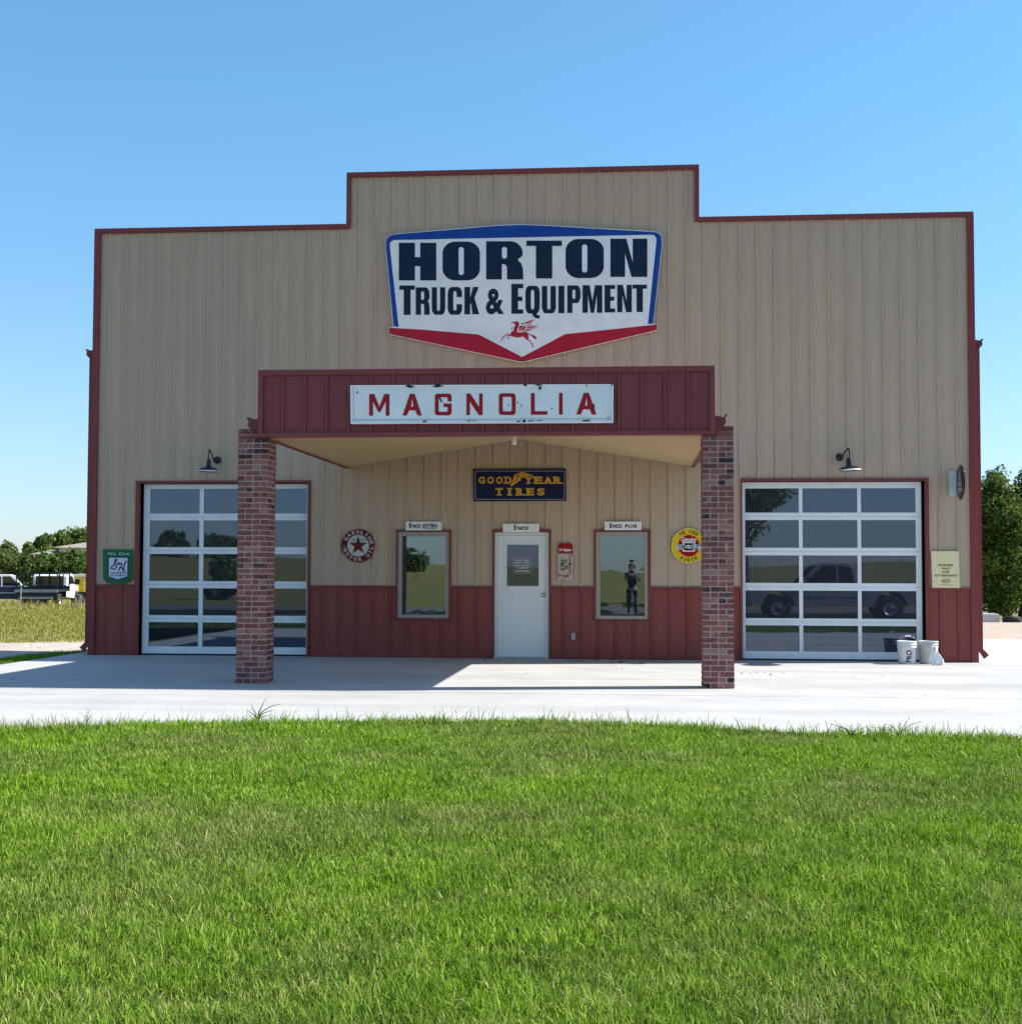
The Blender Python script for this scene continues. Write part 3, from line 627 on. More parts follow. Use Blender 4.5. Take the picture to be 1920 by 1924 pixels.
chips = [[(330,948),(350,941),(385,949),(360,957)], [(468,950),(500,938),(535,948),(500,954)], [(940,944),(950,934),(962,944),(955,950)], [(1000,941),(1030,938),(1043,946),(1010,945)], [(1020,950),(1036,950),(1030,968),(1022,966)], [(1262,948),(1268,940),(1275,950)], [(1388,942),(1404,938),(1402,947)], [(425,1126),(445,1126),(440,1134),(424,1134)], [(655,1126),(668,1124),(670,1130),(656,1131)], [(680,1125),(700,1123),(698,1127),(682,1129)],
  [(905,1128),(918,1125),(930,1130),(915,1134)], [(936,1128),(946,1118),(956,1130),(946,1138)], [(965,1126),(990,1124),(1000,1128),(970,1131)], [(1012,1124),(1038,1123),(1036,1127),(1014,1128)], [(1245,1124),(1286,1121),(1284,1129),(1250,1131)], [(505,1005),(512,1003),(526,1028),(520,1033)], [(908,1030),(914,1028),(915,1036),(909,1036)], [(928,1045),(934,1044),(935,1052),(929,1052)], [(1086,1060),(1092,1060),(1092,1067),(1086,1067)], [(1300,1040),(1307,1038),(1308,1068),(1301,1060)], [(82,976),(90,976),(90,984),(83,984)], [(1378,1104),(1384,1104),(1384,1110),(1378,1110)], [(862,1042),(868,1042),(868,1050),(862,1050)]]
P.shapes([[Zm(l)] for l in chips], M['ink'], 'chipped_enamel', 13)
P.shapes([[Zm([(60,1119),(1395,1113),(1395,1115),(60,1121)])], [Zm([(66,958),(68,958),(70,1118),(68,1118)])]], M['pale_line'], 'edge_line', 2)
# --- navy and gold sign
P = Plate('navy_sign', 'dark navy enamel sign with gold lettering above the entry door', 'sign', -.05, 976, 911)
P.board([(889, 881.5), (1063, 880.5), (1064, 941), (889.5, 942)], M['navy'], .018, 'board', .004)
def frame_line(pl, x0, x1, y0, y1, t, r, m, name='border_line', lev=2):
    a = rr(x0, y0, x1, y1, r); b = rr(x0+t, y0+t, x1-t, y1-t, max(.2, r-t)); return pl.shape([a, b], m, name, lev)
frame_line(P, 892.6, 1061, 884.5, 938.6, .9, 2.5, M['pale_line'])
SL = dict(bold=.045)
def slabbed(pl, m, body, x0, x1, y0, y1, name, lev=2, sp=.12):
    n = len(body); wch = (x1-x0)/n; q = MB()
    for i, ch in enumerate(body):
        a = x0+i*wch; k = sp*wch; text_into(q, pl, ch, a+k*(1 if ch != 'I' else 2.6), a+wch-k*(1 if ch != 'I' else 2.6), y0, y1, lev=lev, bold=.05)
        hh = (y1-y0)*.16; fx = {'I': [(.5, 0), (.5, 1)], 'T': [(.5, 1)], 'R': [(.2, 1), (.85, 1), (.15, 0)], 'Y': [(.5, 1), (.15, 0), (.85, 0)], 'E': [(.2, 0), (.2, 1)], 'A': [(.15, 1), (.85, 1)], 'D': [(.15, 0), (.15, 1)]}.get(ch, [])
        for j, (u, t) in enumerate(fx):
            cx_ = a+k+u*(wch-2*k); yy = y0 if t == 0 else y1-hh; l = pl.loop([(cx_-wch*.26, yy), (cx_+wch*.26, yy), (cx_+wch*.26, yy+hh), (cx_-wch*.26, yy+hh)]); q.flat([l], -.0012*lev-.0002*(j+1))
    return q.build(name, m, pl.root)
G2 = lambda pts: [(870+x/9.143, 860+y/9.143) for x, y in pts]
slabbed(P, M['gold'], 'GOOD', 897, 963, 895.5, 909, 'lettering'); slabbed(P, M['gold'], 'YEAR', 984, 1057, 895.5, 909, 'lettering', 2, .06)
slabbed(P, M['gold'], 'TIRES', 928, 1026, 917, 931, 'lettering', 2, .14)
P.shapes([[G2([(805,478),(850,400),(870,330),(880,300),(940,270),(1010,245),(1080,262),(1140,285),(1215,300),(1130,312),(1060,318),(1000,345),(990,385),(940,420),(880,460),(840,490)])]], M['gold'], 'winged_foot', 3)
P.shapes([[G2(l)] for l in ([(905,310),(960,285),(965,292),(910,320)], [(900,345),(980,310),(985,318),(905,356)], [(1000,280),(1080,290),(1080,297),(1000,288)], [(880,400),(950,370),(952,378),(885,412)])], M['navy'], 'feather_line', 4)
# --- round enamel signs
def disc(cx, cy, r, n=48): return [(cx+r*math.cos(2*math.pi*k/n), cy+r*math.sin(2*math.pi*k/n)) for k in range(n)]
P = Plate('round_sign', 'round dark red enamel sign with a red star on white, left of the left window', 'sign', -.05, 673, 1025.5)
C0 = (673, 1025.3)
P.board(disc(*C0, 31.2), M['tex_red'], .018, 'board', .003)
P.shape([disc(*C0, 21.2)], M['tex_green'], 'dark_ring', 1); P.shape([disc(*C0, 20.3)], M['tex_white'], 'white_face', 2)
star = []
for k in range(10):
    r = 17.8 if k % 2 == 0 else 7.0; a = math.radians(90+36*k); star.append((C0[0]+r*math.cos(a), C0[1]-r*math.sin(a)))
P.shape([star], M['tex_red'], 'star', 3)
ring_text(P, M['tex_white'], 'GASOLINE', *C0, 25.8, 6.6, 82, 19.5, lev=2, wd=6.2); ring_text(P, M['tex_white'], 'MOTOR', *C0, 25.8, 6.6, 238, 20, True, lev=2, wd=6.2); ring_text(P, M['tex_white'], 'OIL', *C0, 25.8, 6.6, 333, 18, True, lev=2, wd=6.0)
P.shape([disc(C0[0]-26, C0[1]+1, 1.0, 12)], M['tex_white'], 'dot', 2)
lettering(P, M['ink'], [('TE', 660.5, 668.5, 1012.5, 1017), ('CO', 678.5, 688, 1012.5, 1017), ], lev=4); lettering(P, M['tex_green'], [('X', 671, 675.5, 1012.5, 1016.5)], 'letter', lev=4)
P.shape([[(C0[0]-1.8, C0[1]-12), (C0[0], C0[1]-17.5), (C0[0]+1.8, C0[1]-12), (C0[0]+1.2, C0[1]-3), (C0[0]-1.2, C0[1]-3)]], M['tex_green'], 'star_mark', 4)
P = Plate('round_sign', 'round yellow enamel sign with red centre, half behind the right brick column', 'sign', -.05, 1294, 1025.5)
C0 = (1294, 1025.5)
P.board(disc(*C0, 33), M['chev_yellow'], .018, 'board', .003)
a = disc(*C0, 33); b = disc(*C0, 32.1); P.shape([a, b], M['cream'], 'rim_line', 1)
P.shape([disc(*C0, 21.6)], M['chev_orange'], 'orange_ring', 1); P.shape([disc(*C0, 20.2)], M['chev_red'], 'red_face', 2)
bow = lambda k: [(C0[0]+x, C0[1]+2+y) for x, y in [(-24-k, -4.2-k), (-11.5-k, -4.2-k), (-11.5-k, -9-k), (11.5+k, -9-k), (11.5+k, -4.2-k), (24+k, -4.2-k), (24+k, 4.5+k), (11.5+k, 4.5+k), (11.5+k, 9+k), (-11.5-k, 9+k), (-11.5-k, 4.5+k), (-24-k, 4.5+k)]]
P.shape([bow(0)], M['sign_white'], 'emblem', 3); P.shape([[(C0[0]-9, C0[1]-5), (C0[0]+9, C0[1]-5), (C0[0]+9, C0[1]+9), (C0[0]-9, C0[1]+9)]], M['ink'], 'emblem_centre', 4)
lettering(P, M['ink'], [('CHE', 1271.5, 1285, 1023.8, 1031.2, dict(bold=.03)), ('LET', 1304, 1317, 1023.8, 1031.2, dict(bold=.03))], lev=5); lettering(P, M['sign_white'], [('VRO', 1286, 1302.5, 1023.8, 1031.2, dict(bold=.03))], lev=5)
lettering(P, M['sign_white'], [('Genuine', 1280, 1308, 1009, 1018, dict(bold=.02, shear=.3))], 'script', lev=3)
ring_text(P, M['brown_ink'], 'WE USE', *C0, 26.8, 6.6, 90, 14, lev=2, wd=4.8); ring_text(P, M['brown_ink'], 'PARTS', *C0, 26.8, 6.6, 270, 14.5, True, lev=2, wd=4.8)
# --- small plates above door and windows
for nm, (x0, x1, y0, y1), its, lb in (
    ('EXTRA', (762, 829.5, 980, 996.5), [('E', 768.5, 773.5, 983, 991.6, dict(bold=.05)), ('NCO', 775, 790.8, 985, 991.6, dict(bold=.055)), ('EXTRA', 793.5, 821.5, 984.2, 991.6, dict(bold=.035, shear=.3))], 'white nameplate with upright and slanted black lettering above the left window'),
    ('', (944.5, 1013, 984, 1000), [('E', 965.5, 970.5, 987, 995.7, dict(bold=.05)), ('NCO', 972.5, 993, 989, 995.7, dict(bold=.055))], 'white nameplate with one short dark word above the entry door'),
    ('PLUS', (1136, 1205, 980, 996), [('E', 1145, 1150, 983.5, 992, dict(bold=.05)), ('NCO', 1151.5, 1169, 985.2, 992, dict(bold=.055)), ('PLUS', 1174, 1196.5, 985.2, 991.6, dict(bold=.055, space=1.15))], 'white nameplate with two upright dark words above the right window')):
    P = Plate('nameplate', lb, 'sign', -.062, (x0+x1)/2, (y0+y1)/2, 'white nameplates above the door and windows')
    P.board([(x0, y0), (x1, y0), (x1, y1), (x0, y1)], M['sign_white'], .012, 'board', .002)
    lettering(P, M['ink'] if nm == 'EXTRA' else M['brown_ink'] if nm == '' else enamel('dark_red_ink', (.09, .008, .02)) if nm == 'PLUS' else M['ink'], its, lev=2)
    if nm == 'EXTRA': P.shape([[(794, 993), (820, 993), (820, 993.9), (794, 993.9)]], M['ink'], 'underline', 2)
# --- thermometer sign
P = Plate('thermometer_sign', 'tall narrow rusty white and red thermometer sign beside the entry door', 'sign', -.05, 1062, 1055)
DP = lambda pts: [(1030+x/17.48, 1000+y/17.48) for x, y in pts]
P.board(rr(1047.6, 1020, 1076.2, 1091, 5.5), M['pop_white'], .02, 'board', .003)
P.shape([[(1048, 1040), (1075.9, 1040), (1075.9, 1026)]+arc(1070.5, 1025.8, 5.3, -5.4, 0, 90, 5)+arc(1053.4, 1025.8, 5.3, -5.4, 90, 180, 5)], M['pop_red'], 'red_cap', 2)
lettering(P, M['sign_white'], [('Dr Pepper', 1050, 1074, 1030.5, 1037, dict(bold=.03, shear=.3))], lev=3)
lettering(P, M['brown_ink'], [('Hot', 1052.5, 1066, 1048, 1059, dict(bold=.01, shear=.5)), ('or', 1053, 1060, 1057, 1063, dict(bold=.01, shear=.5)), ('Cold', 1054, 1069, 1059, 1070, dict(bold=.01, shear=.5))], 'script', lev=2)
lettering(P, M['pop_red'], [('Dr Pepper', 1050, 1069, 1079, 1086, dict(bold=.02, shear=.3))], 'lower_lettering', lev=2)
q = MB(); q.prism(P.loop([(1069.8, 1044), (1071.2, 1044), (1071.2, 1078), (1069.8, 1078)]), -.008, -.002); q.build('thermometer_tube', M['ink'], P.root)
# --- green shield sign
P = Plate('shield_sign', 'green square sign with a white shield and script letters, left of the left garage door', 'sign', -.05, 220, 1066)
SH = lambda pts: [(180+x/21.375, 1020+y/21.375) for x, y in pts]
P.board([(193, 1032.2), (249, 1032.8), (249.3, 1085)]+arc(221.3, 1085, 28, -10, 0, 180, 10)[1:-1][::1]+[(193.5, 1085)] if False else [(193, 1032.2), (249, 1032.8), (249.3, 1088), (243, 1093.5), (232, 1097.5), (222, 1099), (211, 1097.5), (200, 1093.5), (193.5, 1088)], M['green'], .018, 'board', .003)
P.shape([SH([(488, 555), (1325, 565), (1305, 1385), (880, 1500), (490, 1385)])], M['sign_navy'], 'shield_border', 1)
P.shape([SH([(532, 597), (1280, 603), (1262, 1352), (880, 1462), (525, 1352)])], enamel('shield_face', (.55, .62, .74)), 'shield_face', 2)
lettering(P, M['mint'], [('We Give', 202.5, 243, 1037.5, 1043.3, dict(bold=.02, space=1.15))], lev=1)
q = MB()
def stroke(pl, pts, wpx, lev):
    pts = [Vector(p) for p in pts]
    for i in range(len(pts)-1):
        a, b = pts[i], pts[i+1]; d = (b-a).normalized()*wpx*.35; n = Vector((-d.y, d.x)).normalized()*wpx/2
        q.flat([pl.loop([tuple(a-d+n), tuple(b+d+n), tuple(b+d-n), tuple(a-d-n)])], -.0012*lev-.00003*(i+1))
stroke(P, SH([(620, 1030), (650, 960), (720, 900), (800, 760), (850, 690), (820, 650), (770, 690), (770, 780), (820, 880), (830, 980), (770, 1050), (690, 1060), (640, 1010)]), 2.2, 3)
stroke(P, SH([(910, 1130), (960, 1040), (1010, 960), (1060, 870), (1030, 820), (950, 850), (900, 880)]), 2.2, 3.2); stroke(P, SH([(1230, 730), (1170, 850), (1130, 960), (1120, 1060), (1130, 1140)]), 2.4, 3.4)
stroke(P, SH([(950, 985), (1040, 985), (1090, 1080), (1130, 1140)]), 1.9, 3.6); stroke(P, SH([(870, 840), (960, 800)]), 1.3, 3.8); stroke(P, SH([(905, 770), (925, 870)]), 1.3, 4)
q.build('script', enamel('plum_ink', (.07, .012, .03)), P.root)
lettering(P, M['sign_navy'], [('GREEN', 207.5, 236.5, 1074.8, 1078.6, dict(bold=.02, space=1.1)), ('STAMPS', 207, 236.5, 1080, 1083, dict(bold=.02, space=1.1))], 'small_lettering', lev=3)
# --- cream notice
P = Plate('notice_sign', 'cream metal notice with black capitals at the right end of the wall', 'sign', -.05, 1777, 1070)
P.board([(1749.3, 1035.5), (1801, 1035.5), (1803.5, 1105), (1751.5, 1104.5)], M['cream'], .014, 'board', .003)
lettering(P, M['brown_ink'], [('PLEASE', 1763, 1790.5, 1060, 1064, dict(bold=.03, space=1.1)), ('WAIT', 1768.5, 1786, 1066.5, 1070.5, dict(bold=.03, space=1.1)), ('FOR', 1770.5, 1784.5, 1073, 1077, dict(bold=.03, space=1.1)), ('ATTENDANT', 1755.5, 1799, 1079.5, 1083.5, dict(bold=.03, space=1.1))], lev=2)
el = lambda cx, cy, rx, ry: [(cx+rx*math.cos(2*math.pi*k/30), cy+ry*math.sin(2*math.pi*k/30)) for k in range(30)]
P.shape([el(1777.3, 1091.5, 9, 4.2), el(1777.3, 1091.5, 8.3, 3.6)], M['brown_ink'], 'oval_line', 2)
lettering(P, M['brown_ink'], [('ENCO', 1771, 1783.5, 1089.6, 1093.2, dict(bold=.03, shear=.2)), ('THANK YOU FOR WAITING', 1764, 1790, 1098, 1099.4)], 'small_lettering', lev=2)
# --- projecting disc sign with a bell
cx_, cz_ = at(1804.5, 906, -.42)
R0 = thing('projecting_sign', 'dark disc sign with a pale bell, projecting from the wall near its right corner', 'sign', (cx_, -.42, cz_))
q = MB(); q.lathe([(0, -.010), (.285, -.010), (.295, 0), (.285, .010), (0, .010)], n=40, axis='x'); q.build('disc', M['dark_disc'], R0)
q = MB(); q.box(-.012, .012, .25, .42-.03, -.19, .19); q.box(-.10, -.012, .375, .39, -.21, .21); q.build('bracket', M['galv'], R0, .002)
def flatx(q, loop, x):      # loop of (y, z) on the side facing -x
    n = len(loop); q.add([(x, y, z) for y, z in loop], [tuple(range(n-1, -1, -1))])
q = MB()
for l in ([(-.05, .20), (.05, .20), (.06, .15), (-.06, .15)], [(-.07, .135), (.07, .135), (.085, .10), (-.085, .10)], [(-.09, .085), (.09, .085), (.105, .045), (-.105, .045)], [(-.10, .02), (.10, .02), (.125, -.07), (-.125, -.07)], [(-.15, -.085), (.15, -.085), (.17, -.155), (-.17, -.155)], [(-.03, -.17), (.03, -.17), (.02, -.22), (-.02, -.22)]): flatx(q, l, -.0125)
q.build('bell', M['mauve'], R0)
ring = [( .27*math.cos(2*math.pi*k/40), .27*math.sin(2*math.pi*k/40)) for k in range(41)]
q = MB(); q.add([(-.0118, a*f, b*f) for a, b in ring for f in (1, .96)], [(2*k, 2*k+1, 2*k+3, 2*k+2) for k in range(40)]); q.build('rim_line', M['mauve'], R0)
# --- hours lettering on the door pane
P = Plate('door_decal', 'white opening hours lettering with rounded border on the entry door glass', 'decal', .058, 981, 1063)
P.root.parent = None
frame_line(P, 965.3, 997.8, 1049, 1077, .8, 2.2, M['pale_line'], 'border_line', 1)
lettering(P, M['sign_white'], [('Monday - Friday', 968.5, 994.6, 1051.6, 1054.6, dict(bold=.02)), ('8:00am - 5:00pm', 967.8, 995, 1055.8, 1059, dict(bold=.02)), ('Saturday By Appt.', 967.5, 995, 1061.3, 1064.4, dict(bold=.02)), ('512-589-0146', 971, 992, 1065.8, 1068.6, dict(bold=.02)), ('Manual Creation', 969, 994, 1070.8, 1074, dict(bold=.02))], lev=1)
# ------------------------------------------------------------------ gooseneck lamps
def lamp(label, pp, sp, top, tilt):
    px_, pz_ = at(*pp); sx_, sz_ = at(*sp, -.32); tx, tz = at(*top, -.30)
    R = thing('gooseneck_lamp', label, 'lamp', (px_, 0, pz_), 0, 'black gooseneck wall lamps')
    q = MB(); q.lathe([(0, -.045), (.05, -.043), (.062, -.03), (.065, .0)], (0, 0, 0), 24, 'y'); q.build('wall_plate', M['black'], R)
    dx, dz, tz = sx_-px_, sz_-pz_, tz-pz_
    n0, n1 = Vector((0, -.04, 0)), Vector((dx, -.32, dz+.20))
    ctrl = [n0, Vector((.12*dx, -.14, -.04)), Vector((dx*.45, -.22, .06)), Vector((dx*.72, -.27, tz-.03)), Vector((dx*.88, -.30, tz)), Vector((dx*1.0, -.315, tz-.03)), Vector((dx*1.02, -.32, tz-.10)), n1]
    pts = []
    for i in range(len(ctrl)-1):
        p0, p1, p2, p3 = ctrl[max(i-1, 0)], ctrl[i], ctrl[i+1], ctrl[min(i+2, len(ctrl)-1)]
        for k in range(5):
            t = k/5; pts.append(.5*((2*p1)+(p2-p0)*t+(2*p0-5*p1+4*p2-p3)*t*t+(3*p1-p0-3*p2+p3)*t**3))
    pts.append(n1); q = MB(); q.tube(pts, .0115, 10); q.build('neck', M['black'], R)
    q = MB(); q.lathe([(.012, .215), (.036, .19), (.040, .17), (.042, .10), (.05, .075), (.13, .06), (.165, .035), (.195, .003), (.198, 0)], n=36)
    sh = q.build('shade', M['black'], R); sh.location = (dx, -.32, dz-.012); sh.rotation_euler = (0, tilt, 0)
    q = MB(); q.lathe([(.196, -.003), (.205, -.006), (.200, .004), (.16, .03), (.05, .06), (0, .06)], n=36); u = q.build('inner_reflector', M['lampwhite'], sh)
lamp('black gooseneck barn lamp above the left garage door, its shade left of its wall plate', (408.5, 864.5), (392, 884.5), (394.5, 845), 0)
lamp('black gooseneck barn lamp above the right garage door, its shade right of its wall plate', (1577, 859), (1595.5, 882.5), (1588, 842), math.radians(-4))
# ------------------------------------------------------------------ buckets
def bucket(name, label, px, m, rag=False):
    x, y = on_ground(px, 1247.5)
    R = thing(name, label, 'bucket', (x, y, 0), 0, 'plastic buckets by the right garage door')
    q = MB(); q.lathe([(0, .001), (.134, .001), (.138, .01), (.150, .265), (.158, .268), (.158, .285), (.150, .288), (.151, .305), (.160, .308), (.160, .325), (.152, .328), (.153, .350), (.162, .353), (.162, .372), (.152, .376), (.147, .36), (.135, .03), (0, .03)], n=40)
    q.build('tub', m, R)
    return R
b1 = bucket('bucket', 'white plastic bucket with black letters running up its side', 1704, M['bucket'])
b2 = bucket('bucket', 'greyer white plastic bucket with a pale cloth beside it', 1744.5, M['bucket2'])
def on_curve(q, r, body, a0, z0, z1, rot=True, wd=.05, bold=.03):
    v, tr = text_tris(body, bold); out = []
    for u, t in v:
        s_, h_ = (-(t-.5)*wd, z0+u*(z1-z0))
        a = a0+s_/r; rr_ = r+.05*(h_)+.0035; out.append((rr_*math.sin(a), -rr_*math.cos(a), h_))
    q.add(out, [t for t in tr]); q.add(out, [t[::-1] for t in tr]) if False else None
q = MB(); on_curve(q, .139, 'PRO', .03, .030, .230, wd=.085, bold=.02); q.build('lettering', M['ink'], b1)
q = MB(); on_curve(q, .139, 'all purpose', .45, .05, .215, wd=.02, bold=0); q.build('small_lettering', M['grey'], b1)
q = MB(); on_curve(q, .139, 'HD', -.30, .03, .055, wd=.05, bold=.02); q.build('logo', enamel('logo_blue', (.02, .06, .25)), b1)
pts = [(.158*math.cos(math.radians(a)), -.02-.05*math.sin(math.radians(a)), .33+.13*math.sin(math.radians(a))) for a in range(0, 181, 12)]
hd = MB(); hd.tube(pts, .0022, 6); hd = hd.build('wire_handle', M['steel'], b1)
q = MB(); q.tube([(-.045, -.066, .455), (0, -.07, .462), (.045, -.066, .455)], .011, 10); q.build('grip', M['lampwhite'], hd)
# cloth hanging over the rim of the second bucket
x, y = on_ground(1755, 1250); q = MB(); gx = 9; gh = 16
for k in range(3):
    rnd = random.Random(k); vs = []
    for j in range(gh+1):
        for i in range(gx+1):
            u, t = i/gx, j/gh; wd = .07+.07*t; a = (u-.5)*wd+[-.005, .035, .075][k]*(.4+t*.9)+.012*math.sin(7*t+k*2)
            r_ = -.155-.02*t-.014*math.sin(u*9+k*2+t*3)-.012*k; vs.append((a, r_+.12, .30*(1-t)*(1-.12*k)+.012+.01*math.sin(u*12)*t))
    q.add(vs, [(j*(gx+1)+i, j*(gx+1)+i+1, (j+1)*(gx+1)+i+1, (j+1)*(gx+1)+i) for j in range(gh) for i in range(gx)], True)
c = q.build('cloth', M['cloth']); c.location = (x-.02, y-.03, 0); sdm = c.modifiers.new('s', 'SOLIDIFY'); sdm.thickness = .008
tag(c, 'crumpled white cloth hanging down the right side of the greyer bucket', 'cloth')
# leaf litter by the wall
q = MB()
def scraps(n, fx, fy, sz):
    for i in range(n):
        x, y = fx(), fy(); a = random.random()*6.28; s1, s2 = sz*random.uniform(.4, 1.3), sz*random.uniform(.25, .7)
        pts = [(s1*math.cos(t), s2*math.sin(t)) for t in (0, 1.3, 2.4, 3.6, 5.0)]
        q.add([(x+p*math.cos(a)-r_*math.sin(a), y+p*math.sin(a)+r_*math.cos(a), .004+random.uniform(0, .02)) for p, r_ in pts], [(0, 1, 2, 3, 4)])
scraps(90, lambda: random.gauss(-.15, .75), lambda: -random.uniform(.15, 1.0), .022); scraps(30, lambda: random.uniform(-3.4, -1.9), lambda: -random.uniform(.2, .9), .02)
scraps(26, lambda: random.uniform(-8.5, 5), lambda: -random.uniform(.3, 7), .012); scraps(8, lambda: random.gauss(1.9, .2), lambda: -random.uniform(2.9, 3.3), .025)
tag(q.build('leaf_litter', paint('litter', (.10, .025, .022), .9, .4, 20, .1, (1, 1, 1))), 'scattered dark red leaf scraps on the concrete near the door', None, kind='stuff')
# ------------------------------------------------------------------ trees
def leaf_cloud(blobs, n, size, seed, name, m, parent, zmin=.05, elong=1.6):
    rg = np.random.default_rng(seed); B_ = np.array(blobs, float)              # cx cy cz rx ry rz
    wgt = (B_[:, 3]*B_[:, 4]*B_[:, 5])**.67; wgt /= wgt.sum(); idx = rg.choice(len(B_), n, p=wgt)
    d = rg.normal(size=(n, 3)); d /= np.linalg.norm(d, axis=1)[:, None]
    r = rg.random(n)**.38; r = r*(1+.22*np.sin(d[:, 0]*5+idx)*np.cos(d[:, 2]*6+idx*1.7))
    c = B_[idx, :3]+d*r[:, None]*B_[idx, 3:6]
    keep = c[:, 2] > zmin; c = c[keep]; d = d[keep]; idx = idx[keep]; n = len(c)
    nn = d*.6+rg.normal(size=(n, 3))*.7+np.array([0, 0, .35]); nn /= np.linalg.norm(nn, axis=1)[:, None]
    t = np.cross(nn, rg.normal(size=(n, 3))); t /= np.linalg.norm(t, axis=1)[:, None]; b = np.cross(nn, t)
    s_ = size*rg.uniform(.55, 1.35, n)[:, None]
    V = np.stack([c-t*s_*elong*.5, c+b*s_*.42, c+t*s_*elong*.5+nn*s_*.12, c-b*s_*.42], 1).reshape(-1, 3)
    me = bpy.data.meshes.new(name); me.vertices.add(4*n); me.vertices.foreach_set('co', V.ravel())
    me.loops.add(4*n); me.loops.foreach_set('vertex_index', np.arange(4*n)); me.polygons.add(n); me.polygons.foreach_set('loop_start', np.arange(n)*4); me.polygons.foreach_set('loop_total', np.full(n, 4))
    me.update(); a = me.attributes.new('rnd', 'FLOAT', 'FACE'); clump = rg.random(len(B_))
    a.data.foreach_set('value', np.clip(.55*rg.random(n)+.45*clump[idx], 0, 1).astype('f')); me.materials.append(m)
    o = bpy.data.objects.new(name, me); COL.objects.link(o); o.parent = parent; return o
def tree(label, x, y, h, rx, m, seed, n=7000, leaf=.10, low=.12, group=None, name='tree', nb=16):
    rd = random.Random(seed); z0 = gz(x, y); R = thing(name, label, 'tree', (x, y, z0), 0, group)
    q = MB(); lean = rd.uniform(-.08, .08)
    q.tube([(0, 0, -.1), (lean*h*.2, 0, h*.25), (lean*h*.5, .05*h, h*.55), (lean*h, .03*h, h*.85)], [.035*h, .025*h, .016*h, .004*h], 8)
    blobs = []
    for i in range(nb):
        t = (i+.5)/nb; zc = h*(low+(1-low)*(.12+.80*t)); prof = math.sin(math.pi*min(1, .18+.80*t))**.6
        a = rd.random()*6.28; k = rx*prof*rd.uniform(.25, .72); s_ = rx*rd.uniform(.30, .55)*(1.05-.35*t)
        blobs.append((k*math.cos(a)+lean*zc, k*math.sin(a), min(zc, h-s_*.7), s_, s_, s_*rd.uniform(.7, 1.1)))
        if i % 3 == 0: q.tube([(lean*zc*.4, 0, zc*.45), (k*math.cos(a)*.6, k*math.sin(a)*.6, zc*.8), (k*math.cos(a), k*math.sin(a), zc)], [.012*h, .007*h, .003*h], 6)
    blobs += [(0, 0, h*(low+.35*(1-low)), rx*.7, rx*.7, h*.28*(1-low)), (0, 0, h*.66, rx*.55, rx*.55, h*.22)]
    q.build('trunk', M['bark'], R); leaf_cloud(blobs, n, leaf, seed, 'crown', m, R); return R
GR = 'dense trees at the right end of the building'
for i, (px, py, Y, rx, lb) in enumerate([(1833, 868, 27, 1.35, 'bushy green tree directly behind the right corner of the building'), (1862, 866, 28, 1.3, 'narrow leafy tree, second from the right corner of the building'),
        (1890, 880, 26.5, 1.15, 'lower leafy tree in the dip of the right hand tree row'), (1918, 856, 27.5, 1.4, 'tall bushy tree at the right edge of the picture'),
        (1965, 850, 28, 1.6, 'tree just outside the right edge of the picture'), (2030, 860, 29, 1.7, 'farthest right tree of the row')]):
    x, z = at(px, py, Y); tree(lb, x, Y, z-gz(x, Y), rx, M['leaf_right'], 100+i, 15000, .085, .0, GR, nb=20)
GL = 'trees beyond the field on the left'
k = 0
for px, py, Y, rx, mk, lb in [(-8, 1026, 74, 2.4, 'leaf_olive', 'olive tree at the far left edge'), (22, 1020, 76, 1.9, 'leaf_left', 'green tree above the pale pickup cab'), (52, 1044, 74, 1.9, 'leaf_olive', 'low olive bush tree below the small pale roof'),
        (84, 1040, 73, 1.9, 'leaf_left', 'dark green tree above the flatbed truck'), (114, 1036, 74, 2.0, 'leaf_left', 'dark tree in front of the hip roofed house, left half'), (144, 1032, 75, 2.0, 'leaf_left', 'dark tree in front of the hip roofed house, right half'),
        (172, 1032, 74, 2.0, 'leaf_left', 'tree meeting the left corner of the building'), (-50, 1022, 76, 2.6, 'leaf_left', 'tree outside the left edge'), (-95, 1030, 75, 2.6, 'leaf_olive', 'olive tree farther outside the left edge')]:
    x, z = at(px, py, Y); tree(lb, x, Y, z-gz(x, Y), rx, M[mk], 200+k, 8000, .17, .0, GL, nb=14); k += 1
for px, py, Y, rx, mk, lb in [(60, 1016, 112, 1.6, 'leaf_left', 'small dark tree beside the pale house roof'), (82, 1004, 114, 2.0, 'leaf_left', 'pointed tree rising between the two roofs'), (108, 998, 116, 2.2, 'leaf_left', 'round topped tree behind the left end of the hip roof'),
        (134, 990, 118, 2.8, 'leaf_left', 'tallest round tree behind the hip roof'), (160, 996, 118, 2.6, 'leaf_left', 'tree behind the right end of the hip roof')]:
    x, z = at(px, py, Y); tree(lb, x, Y, z-gz(x, Y), rx, M[mk], 300+k, 7000, .24, .1, GL, nb=14); k += 1
# trees and brush across the road, seen in the window reflections
for i, (x, y, h, rx) in enumerate([(5.1, -38, 8.8, 2.4), (-21, -46, 2.3, 1.2), (-60, -150, 3.2, 3), (-54, -152, 2.8, 3), (-6, -150, 2.0, 2.5), (6, -152, 1.8, 2.5), (-30, -155, 3, 4)]):
    tree(['tall tree across the road, reflected in the right garage door', 'round bush tree across the road, reflected in the left garage door'][i] if i < 2 else ['leftmost far tree on the rise across the road', 'second far tree on the rise across the road', 'far tree on the rise straight across the road', 'small far tree on the rise, just right of straight across', 'low far tree on the rise between the leftmost pair and straight across'][i-2], x, y, h, rx, M['leaf_left'], 400+i, 5000, .22 if i < 2 else .4, .35 if i == 0 else .05, 'trees across the road' , nb=12)
